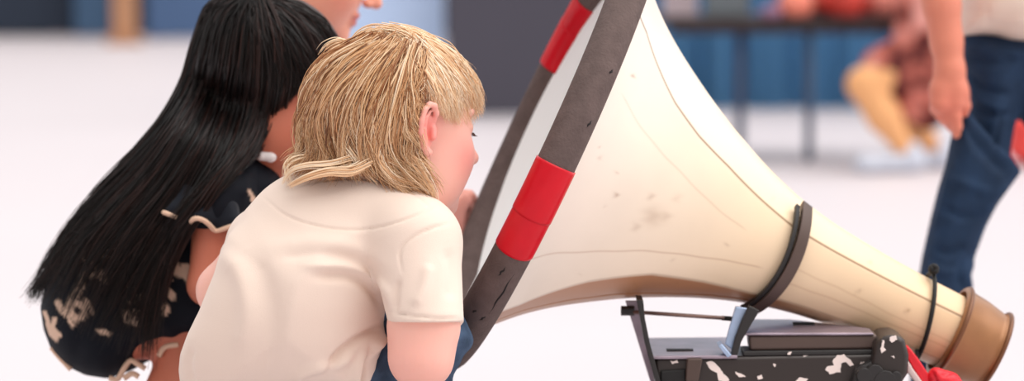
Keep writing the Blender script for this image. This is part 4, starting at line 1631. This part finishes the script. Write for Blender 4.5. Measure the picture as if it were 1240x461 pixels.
    # hair
    sk = Skull(T(-.006, 0, .020), np.array((.0885, .0715, .0825)) * .97, fr)
    K = 34
    f1, f2 = WG - .10, WG - .098
    back = [
        [(300, 3), (264, 14), (246, 55), (233, 98), (206, 145, WG - .02), (166, 190, WG - .03), (121, 234, WG - .04), (86, 274, WG - .04), (64, 308, WG - .04), (44, 342, WG - .03), (22, 370, WG - .03)],
        [(302, 4), (272, 20), (257, 62), (245, 108), (220, 155, WG - .06), (184, 205, WG - .07), (140, 250, WG - .075), (104, 290, WG - .08), (78, 330, WG - .08), (64, 358, WG - .075), (50, 380, WG - .06)],
        [(305, 6), (284, 28), (274, 73), (262, 120), (240, 170, WG - .085), (205, 225, WG - .09), (165, 275, f1), (135, 320, f1), (115, 360, f1), (100, 395, f1), (92, 425, f2)],
        [(308, 8), (296, 34), (290, 80), (280, 130), (262, 180, WG - .09), (232, 235, WG - .095), (195, 290, f1), (165, 335, f1), (145, 372, f1), (128, 402, f1), (112, 428, f2)],
        [(310, 9), (308, 40), (305, 85), (298, 135), (282, 185, WG - .088), (252, 235, WG - .118), (218, 285, f1), (194, 330, f1), (180, 370, f1), (173, 410, f1), (170, 446, f2)],
        [(311, 9), (314, 42), (315, 87), (308, 135), (293, 182, WG - .088), (262, 222, WG - .115), (228, 270, WG - .105), (205, 315, f1), (190, 365, f1), (180, 410, f1), (178, 452, f2)],
        [(312, 9), (322, 44), (326, 88), (318, 132), (302, 174, WG - .086), (276, 206, WG - .10), (242, 240, WG - .118), (212, 285, f1), (198, 330, f1), (188, 380, f1), (184, 432, f2)],
        [(314, 9), (332, 44), (341, 84), (336, 122), (322, 158), (300, 188, WG - .08), (272, 208, WG - .10), (238, 238, WG - .118), (210, 275, f1), (198, 318, f1), (192, 350, f2)],
    ]
    front = [
        [(316, 3), (350, 6), (384, 22), (404, 45), (411, 62)],
        [(316, 5), (346, 17), (376, 42), (394, 72), (398, 96)],
        [(316, 7), (341, 28), (364, 62), (378, 94), (384, 112)],
        [(315, 8), (336, 38), (351, 75), (358, 100), (355, 116)],
        [(314, 9), (332, 44), (343, 84), (343, 112), (334, 140)],
    ]
    rear = [
        [(300, 3), (264, 14), (246, 55), (233, 98), (206, 145, WG - .02), (166, 190, WG - .03), (121, 234, WG - .04), (86, 274, WG - .04), (64, 308, WG - .04), (46, 340, WG - .03), (30, 362, WG - .03)],
        [(300, 3, WG), (270, 14, WG + .04), (254, 55, WG + .06), (245, 98, WG + .07), (220, 150, WG + .05), (180, 200, WG + .04), (135, 245, WG + .05), (100, 285, WG + .04), (76, 315, WG + .03), (56, 345, WG + .02), (40, 366, WG + .02)],
    ]
    farhead = [[(p[0], p[1], sk.front(p[0], p[1], .005, True)) for p in g[:5] if len(p) == 2] + [] for g in back[1:7]]
    farhead = [g + [(g[-1][0] - 25, g[-1][1] + 60, g[-1][2] - .01)] for g in farhead]
    farfront = [[(p[0], p[1], sk.front(p[0], p[1], .005, True)) for p in g] for g in front]
    G = guide_field([sk.guide(g, .005) for g in back], K)
    h1 = locks(G, 330, 9, K, .0042, .010, .008, .0010, .5, trim=(.62, .97), wfreq=(.5, 1.3))
    Gs = guide_field([sk.guide(g, .004) for g in [[p for p in q if p[1] < 285] for q in back]], K)
    h1c = locks(Gs, 330, 9, K, .0045, .006, .005, .0012, .3, trim=(.8, 1.0), wfreq=(.5, 1.2))
    h1b = locks(G, 45, 6, K, .003, .014, .012, .0009, .6, trim=(.9, 1.0), wfreq=(.5, 1.3))
    Gf = guide_field([sk.guide(g, .005) for g in front], K)
    h2 = locks(Gf, 260, 8, K, .0032, .008, .003, .0011, .4, trim=(.9, 1.0))
    Gr = guide_field([sk.guide(g, .005) for g in rear], K)
    h3 = locks(Gr, 130, 7, K, .005, .006, .006, .0012, .55, trim=(.8, 1.0), wfreq=(.6, 1.4))
    Gq = guide_field([np.array([M(*p) for p in g]) for g in farhead], K)
    h4 = locks(Gq, 160, 7, K, .004, -.004, .004, .0013, .4)
    Gq = guide_field([np.array([M(*p) for p in g]) for g in farfront], K)
    h5 = locks(Gq, 90, 7, K, .003, -.004, .003, .0013, .4)
    hair_object([h1, h1b, h1c, h2, h3, h4, h5], 'hair', MT['dark_hair'], t)


girl()

# ================================================================== THIRD CHILD (behind, only chin, a hand and a blue cuff in view)
def third():
    WT = .78
    t = thing('person', 'child half hidden behind the two crouching ones, lips and chin at the top edge', 'person', tuple(to_world(M(390, floor_v(WT + .1), WT + .1)) * np.array([1, 1, 0])))
    O = M(371, -58, WT)
    fr = frame_from((.96, -.02, -.28))
    lo = np.array([M(290, 0, WT)[0], D0 + WT - .26, M(0, floor_v(WT) + 5, WT)[2]])
    hi = np.array([M(610, 0, WT)[0], D0 + WT + .32, M(0, -165, WT)[2]])
    fine = (np.array([M(300, 0, WT)[0], D0 + WT - .09, M(0, 80, WT)[2]]), np.array([M(470, 0, WT)[0], D0 + WT + .09, M(0, -160, WT)[2]]))
    fd = Field(lo, hi, .005, fine, .0026)
    T = head(fd, O, fr, 1.0)
    nb = M(362, 100, WT + .02)
    fd.cone(T(-.014, 0, -.055), nb, .034, .037, .03)
    chest, pelv = M(360, 185, WT + .05), M(350, 330, WT + .13)
    fd.cone(nb, chest, .048, .066, .03).cone(chest, pelv, .068, .07, .03)
    # near arm reaching for the far side of the rim
    ph = math.radians(205)
    grip = HC + RR * (math.cos(ph) * e2 + math.sin(ph) * e1)
    sh, el = M(405, 135, WT - .02), M(486, 330, WT - .06)
    wr = M(553, 288, WT - .21)
    fd.cone(chest + [0, 0, .03], sh, .046, .034, .02).cone(sh, el, .033, .027, .01).cone(el, wr, .026, .0195, .01)
    # hand: palm to the left of the tube, fingers closing over it
    tang = -math.sin(ph) * e2 + math.cos(ph) * e1          # along the tube
    if tang[2] < 0:
        tang = -tang
    left = np.array([-1, 0, 0.0]); left -= tang * (left @ tang); left /= np.linalg.norm(left)
    back = np.cross(tang, left)
    if back[1] < 0:
        back = -back
    fr_ = .0070
    rr = RT + .0128
    pc = grip + left * (RT + .021) + back * .010
    fd.cone(wr, pc - tang * .022, .0195, .017, .012)
    for i in range(4):
        k0 = pc + tang * (-.022 + .0155 * i)
        fd.cone(pc - tang * .03, k0, .015, .0115, .01)
        base_c = grip + tang * (-.018 + .0152 * i)
        prev, rp = k0, .0095
        for j, an in enumerate((10, 55, 100, 140)[: (4 if i else 4)]):
            a = math.radians(an)
            p = base_c + rr * (left * math.cos(a) - back * -math.sin(a))
            r = (.0088, .0078, .0072, .0064)[j]
            fd.cone(prev, p, rp, r, .003)
            prev, rp = p, r
    prev, rp = pc - tang * .012 - back * .010, .010
    for an, r in ((-20, .009), (-60, .0078), (-95, .0068)):
        a = math.radians(an)
        p = grip + tang * .0 + rr * (left * math.cos(a) + back * math.sin(a)) + tang * .010
        fd.cone(prev, p, rp, r, .004)
        prev, rp = p, r
    sh, el, wr2 = M(350, 140, WT + .13), M(400, 290, WT + .18), M(450, 320, WT + .06)
    fd.cone(chest + [0, 0, .03], sh, .046, .034, .02).cone(sh, el, .033, .027, .01).cone(el, wr2, .026, .0195, .01)
    hand(fd, wr2, (.9, -.2, .1), (0, 0, -1), 1, .12, .4)
    k1, a1 = M(452, 380, WT - .02), M(380, floor_v(WT) - 55, WT + .0)
    k2, a2 = M(440, 380, WT + .16), M(375, floor_v(WT + .16) - 52, WT + .16)
    for k, a in ((k1, a1), (k2, a2)):
        fd.cone(pelv, k, .064, .038, .02).cone(k, a, .038, .026, .015)
    base = np.array(S(232, 160, 136))
    finish(fd, 'body', MT['skin'], t, painter=skin_paint(T, base, S(228, 132, 116), S(186, 60, 76), [(grip, .06, S(240, 172, 166), .8)]))
    fd = Field(lo, hi, .005)
    fd.cone(M(362, 122, WT + .02), chest, .052, .080, .03).cone(chest, pelv, .082, .084, .03)
    sh, el = M(405, 135, WT - .02), M(486, 330, WT - .06)
    fd.cone(chest + [0, 0, .03], sh, .056, .044, .02).cone(sh, el, .043, .036, .01).cone(el, el + (wr - el) * .97, .036, .0275, .01)
    sh, el = M(350, 140, WT + .13), M(400, 290, WT + .18)
    fd.cone(chest + [0, 0, .03], sh, .056, .044, .02).cone(sh, el, .043, .036, .01).cone(el, el + (wr2 - el) * .8, .036, .029, .01)
    fd.cone(T(-.02, 0, -.05), nb + [0, 0, -.005], .046, .05, .004, 's')
    finish(fd, 'blue_top', MT['blue_cloth'], t)
    fd = Field(lo, hi, .006)
    fd.cone(pelv, pelv + [0, 0, -.02], .09, .088, .02)
    for k, a in ((k1, a1), (k2, a2)):
        fd.cone(pelv, k, .078, .05, .02).cone(k, k * .15 + a * .85, .05, .04, .015)
    finish(fd, 'trousers', MT['denim_dark'], t)
    shoe('shoe', a1, (.9, .1), 0, MT['shoe_dark'], t)
    shoe('shoe', a2, (.9, .1), 0, MT['shoe_dark'], t)
    sk = Skull(T(-.006, 0, .020), (.0885, .0715, .0825), fr)
    P = sk.radial(T(-.04, 0, .1) - T(0, 0, .02), 1600, lambda d: 1.15 + (.75 if d @ fr[0] < -.1 else 0.0), off=.007, r=.0016)
    hair_object([P], 'hair', MT['brown_hair'], t)


third()

# ================================================================== STANDING CHILD AT RIGHT
def stander():
    WS = 1.0
    t = thing('person', 'standing child in dark jeans and cream top pinching the jeans at the thigh', 'person', tuple(to_world(M(1170, floor_v(WS), WS)) * np.array([1, 1, 0])))
    lo = np.array([M(1075, 0, WS)[0], D0 + WS - .16, M(0, floor_v(WS) + 3, WS)[2]])
    hi = np.array([M(1375, 0, WS)[0], D0 + WS + .22, M(0, -425, WS)[2]])
    fine = (np.array([M(1112, 0, WS)[0], D0 + WS - .12, M(0, 172, WS)[2]]), np.array([M(1185, 0, WS)[0], D0 + WS - .0, M(0, 70, WS)[2]]))
    fd = Field(lo, hi, .005, fine, .0018)
    O = M(1232, -318, WS + .03)
    fr = frame_from((.92, -.2, -.25))
    T = head(fd, O, fr, 1.0)
    nb = M(1218, -190, WS + .03)
    fd.cone(T(-.02, 0, -.05), nb, .04, .045, .03)
    chest, pelv = M(1215, -110, WS + .045), M(1212, 85, WS + .065)
    fd.cone(nb, chest, .036, .05, .03).cone(chest, pelv, .048, .034, .03)
    w0 = WS - .055
    sh, el, wr = M(1172, -165, WS - .05), M(1134, -45, WS - .06), M(1150, 84, w0)
    fd.cone(chest + [0, 0, .04], sh, .045, .034, .02).cone(sh, el, .031, .027, .01)
    fd.cone(el, M(1140, 5, WS - .06), .027, .0262, .008).cone(M(1140, 5, WS - .06), M(1146, 50, w0), .0256, .0222, .008).cone(M(1146, 50, w0), wr, .0222, .0196, .008)
    # hand, back towards us, pinching the cloth
    k = .0045
    J = lambda u, v, dw=0.0: M(u, v, w0 + dw)
    fd.cone(wr, J(1141, 108), .0192, .0165, .008).cone(wr, J(1158, 110), .0182, .0165, .008)
    fd.cone(J(1141, 108), J(1140, 124, -.003), .0165, .0150, .008).cone(J(1158, 110), J(1158, 124, -.004), .0160, .0125, .008)
    kn = [(1135, 122), (1143, 127), (1150, 129), (1157, 128)]
    tips = [[(1133, 132, .012), (1138, 137, .022), (1144, 138, .030)], [(1140, 140, .010), (1145, 146, .020), (1150, 148, .026)], [(1149, 144, .004), (1152, 152, .012), (1155, 157, .018)], [(1158, 142, -.004), (1159, 153, -.001), (1158, 163, .004)]]
    for (a, b), tp_ in zip(kn, tips):
        prev, rp = J(a, b, -.004), .0088
        for j, q in enumerate(tp_):
            p = J(*q)
            r = (.0076, .0068, .0058)[j]
            fd.cone(prev, p, rp, r, k)
            prev, rp = p, r
    prev, rp = J(1158, 100, .004), .0115
    for q, r in (((1166, 116, .004), .0085), ((1169, 128, .006), .0072), ((1168, 137, .009), .0058)):
        p = J(*q)
        fd.cone(prev, p, rp, r, k)
        prev, rp = p, r
    sh, el, wr2 = M(1270, -165, WS + .10), M(1300, -50, WS + .13), M(1310, 70, WS + .10)
    fd.cone(chest + [0, 0, .04], sh, .045, .034, .02).cone(sh, el, .031, .027, .01).cone(el, wr2, .027, .0196, .01)
    hand(fd, wr2, (0, 0, -1), (-1, 0, 0), -1, .11, .3)
    a1, a2 = M(1128, floor_v(WS) - 50, WS), M(1298, floor_v(WS + .08) - 50, WS + .08)
    fd.cone(pelv, M(1200, 190, WS + .03), .036, .018, .02).cone(M(1200, 190, WS + .03), M(1160, 280, WS), .018, .020, .01).cone(M(1160, 280, WS), a1, .020, .020, .01)
    fd.cone(pelv + [.05, .03, 0], M(1312, 250, WS + .085), .034, .032, .02).cone(M(1312, 250, WS + .085), a2, .034, .022, .01)
    base = np.array(S(222, 138, 114))
    finish(fd, 'body', MT['skin'], t, painter=skin_paint(T, base, S(220, 120, 105), S(200, 100, 95), [(J(1150, 130), .03, S(222, 122, 104), .7)]))
    # jeans: hip and thigh, then the pulled-up lower leg with its sharp fold
    fd = Field(lo, np.array([hi[0], hi[1], M(0, 20, WS)[2]]), .0042)
    up = [(1160, 36), (1200, 36), (1300, 36), (1300, 80), (1252, 92), (1241, 104), (1233, 130), (1228, 155), (1223, 185), (1224, 202), (1205, 235), (1182, 220), (1176, 180), (1173, 140), (1168, 95), (1162, 60)]
    fd.puff(up, WS + .058, .062, .055, k=.01)
    low = [(1163, 125), (1170, 139), (1184, 154), (1206, 178), (1236, 205), (1233, 213), (1222, 227), (1206, 250), (1193, 275), (1184, 300), (1175, 325), (1178, 350), (1170, 400), (1152, 520), (1100, 520), (1104, 400), (1111, 345), (1117, 310), (1127, 265), (1137, 225), (1145, 200), (1154, 155)]
    fd.puff(low, WS - .014, .046, .026, k=.002)
    fd.cone(M(1250, 70, WS + .085), M(1290, 150, WS + .09), .055, .05, .03).cone(M(1312, 80, WS + .09), M(1314, 250, WS + .085), .052, .046, .02).cone(M(1314, 250, WS + .085), M(1300, 520, WS + .08), .046, .036, .02)
    fold = [([(1165, 129), (1185, 160), (1210, 187), (1233, 208)], 3.5, 0.0105), ([(1166, 146), (1188, 178), (1220, 212)], 7, -0.0075), ([(1175, 70), (1200, 76), (1235, 72)], 5, -0.0060), ([(1172, 90), (1192, 108), (1225, 115)], 5, -0.0075), ([(1168, 62), (1200, 60), (1240, 66)], 3, 0.0045), ([(1150, 200), (1143, 240), (1130, 280)], 4, 0.0045), ([(1222, 222), (1205, 235), (1190, 262)], 5, 0.0060), ([(1184, 315), (1170, 330), (1172, 350)], 5, 0.0075), ([(1180, 300), (1163, 328), (1165, 350)], 5, -0.0060), ([(1215, 140), (1205, 170), (1195, 185)], 5, -0.0060), ([(1140, 250), (1165, 262), (1185, 258)], 5, -.005), ([(1130, 300), (1150, 306), (1172, 298)], 5, -.005), ([(1125, 320), (1145, 330), (1160, 328)], 4, .005), ([(1150, 215), (1175, 225), (1200, 232)], 6, .004), ([(1180, 130), (1205, 140), (1226, 138)], 5, -.006), ([(1172, 105), (1190, 125), (1215, 132)], 4, .004)]
    finish(fd, 'jeans', MT['denim_dark'], t, it=2, folds=fold)
    # cream top
    fd = Field(np.array([M(1130, 0, WS)[0], D0 + WS - .11, M(0, 70, WS)[2]]), np.array([M(1330, 0, WS)[0], D0 + WS + .20, M(0, -215, WS)[2]]), .0045)
    tp_ = [(1168, -150), (1205, -192), (1250, -190), (1290, -140), (1302, -40), (1304, 58), (1240, 54), (1222, 52), (1205, 45), (1190, 43), (1160, 44), (1161, 20), (1165, -40)]
    fd.puff(tp_, WS + .04, .078, .06)
    for a, b in ((M(1176, -158, WS - .045), M(1152, -85, WS - .057)), (M(1270, -160, WS + .10), M(1290, -90, WS + .125))):
        fd.cone(a, b, .042, .042, .015)
    fd.cone(T(-.02, 0, -.05), nb, .044, .05, .004, 's')
    finish(fd, 'top', MT['shirt'], t, it=2, folds=[([(1164, 6), (1172, 14), (1192, 12), (1196, 4)], 3, -.003), ([(1194, 10), (1200, 30), (1232, 28)], 6, -.003), ([(1215, 30), (1240, 22)], 4, .003)])
    shoe('shoe', a1, (.8, -.3), 0, MT['shoe'], t)
    shoe('shoe', a2, (.8, -.3), 0, MT['shoe'], t)
    sk = Skull(T(-.006, 0, .020), (.0885, .0715, .0825), fr)
    P = sk.radial(T(-.04, 0, .1) - T(0, 0, .02), 900, lambda d: 1.15 + (.75 if d @ fr[0] < -.1 else 0.0), off=.007, r=.002)
    hair_object([P], 'hair', MT['brown_hair'], t)


stander()

# ================================================================== LIGHT
w = bpy.data.worlds.new('hall_light')
bpy.context.scene.world = w
w.use_nodes = True
nt = w.node_tree
bg = nt.nodes['Background']
tc = nt.nodes.new('ShaderNodeTexCoord')
sep = nt.nodes.new('ShaderNodeSeparateXYZ')
nt.links.new(tc.outputs['Generated'], sep.inputs[0])
# a bright hall: the glazed far side and roof are brighter than the side behind the viewer
mr = nt.nodes.new('ShaderNodeMapRange')
mr.inputs['From Min'].default_value = -1.0
mr.inputs['From Max'].default_value = 1.0
mr.inputs['To Min'].default_value = 0.68
mr.inputs['To Max'].default_value = 1.5
nt.links.new(sep.outputs['Y'], mr.inputs['Value'])
mixc = nt.nodes.new('ShaderNodeMix'); mixc.data_type = 'RGBA'
mixc.inputs['A'].default_value = (1.0, .92, .875, 1)
mixc.inputs['B'].default_value = (.94, .97, 1.0, 1)
m01 = nt.nodes.new('ShaderNodeMapRange')
m01.inputs['From Min'].default_value = -1.0
m01.inputs['From Max'].default_value = 1.0
nt.links.new(sep.outputs['Y'], m01.inputs['Value'])
nt.links.new(m01.outputs['Result'], mixc.inputs['Factor'])
nt.links.new(mixc.outputs['Result'], bg.inputs['Color'])
mx_ = nt.nodes.new('ShaderNodeMapRange')
mx_.inputs['From Min'].default_value = -1.0
mx_.inputs['From Max'].default_value = 1.0
mx_.inputs['To Min'].default_value = 0.70
mx_.inputs['To Max'].default_value = 1.30
nt.links.new(sep.outputs['X'], mx_.inputs['Value'])
mul = nt.nodes.new('ShaderNodeMath'); mul.operation = 'MULTIPLY'
nt.links.new(mr.outputs['Result'], mul.inputs[0])
nt.links.new(mx_.outputs['Result'], mul.inputs[1])
nt.links.new(mul.outputs[0], bg.inputs['Strength'])


def sun(name, d, strength, angle, col=(1, 1, 1)):
    l = bpy.data.lights.new(name, 'SUN')
    l.energy = strength
    l.angle = math.radians(angle)
    l.color = col
    o = bpy.data.objects.new(name, l)
    C.objects.link(o)
    o.rotation_euler = Vector(d).to_track_quat('-Z', 'Y').to_euler()
    o.location = (0, 0, 5)
    return o


sun('skylight_sun', (-.45, .15, -1.0), 2.7, 70, (1, .98, .95))

# ================================================================== CAMERA
cd = bpy.data.cameras.new('camera')
cam = bpy.data.objects.new('camera', cd)
C.objects.link(cam)
cam.location = (0, 0, CAMH)
cam.rotation_euler = (math.pi / 2 - PITCH, 0, 0)
cd.sensor_width = 36
cd.sensor_fit = 'HORIZONTAL'
cd.lens = FPX * 36 / 1240
cd.clip_start = .1
cd.clip_end = 100
cd.dof.use_dof = True
cd.dof.focus_distance = D0 - .01
cd.dof.aperture_fstop = 3.8
sc_ = bpy.context.scene
sc_.camera = cam
sc_.view_settings.view_transform = 'Standard'
sc_.view_settings.look = 'None'
sc_.view_settings.gamma = 1
sc_.view_settings.use_curve_mapping = False
sc_.view_settings.exposure = -0.02
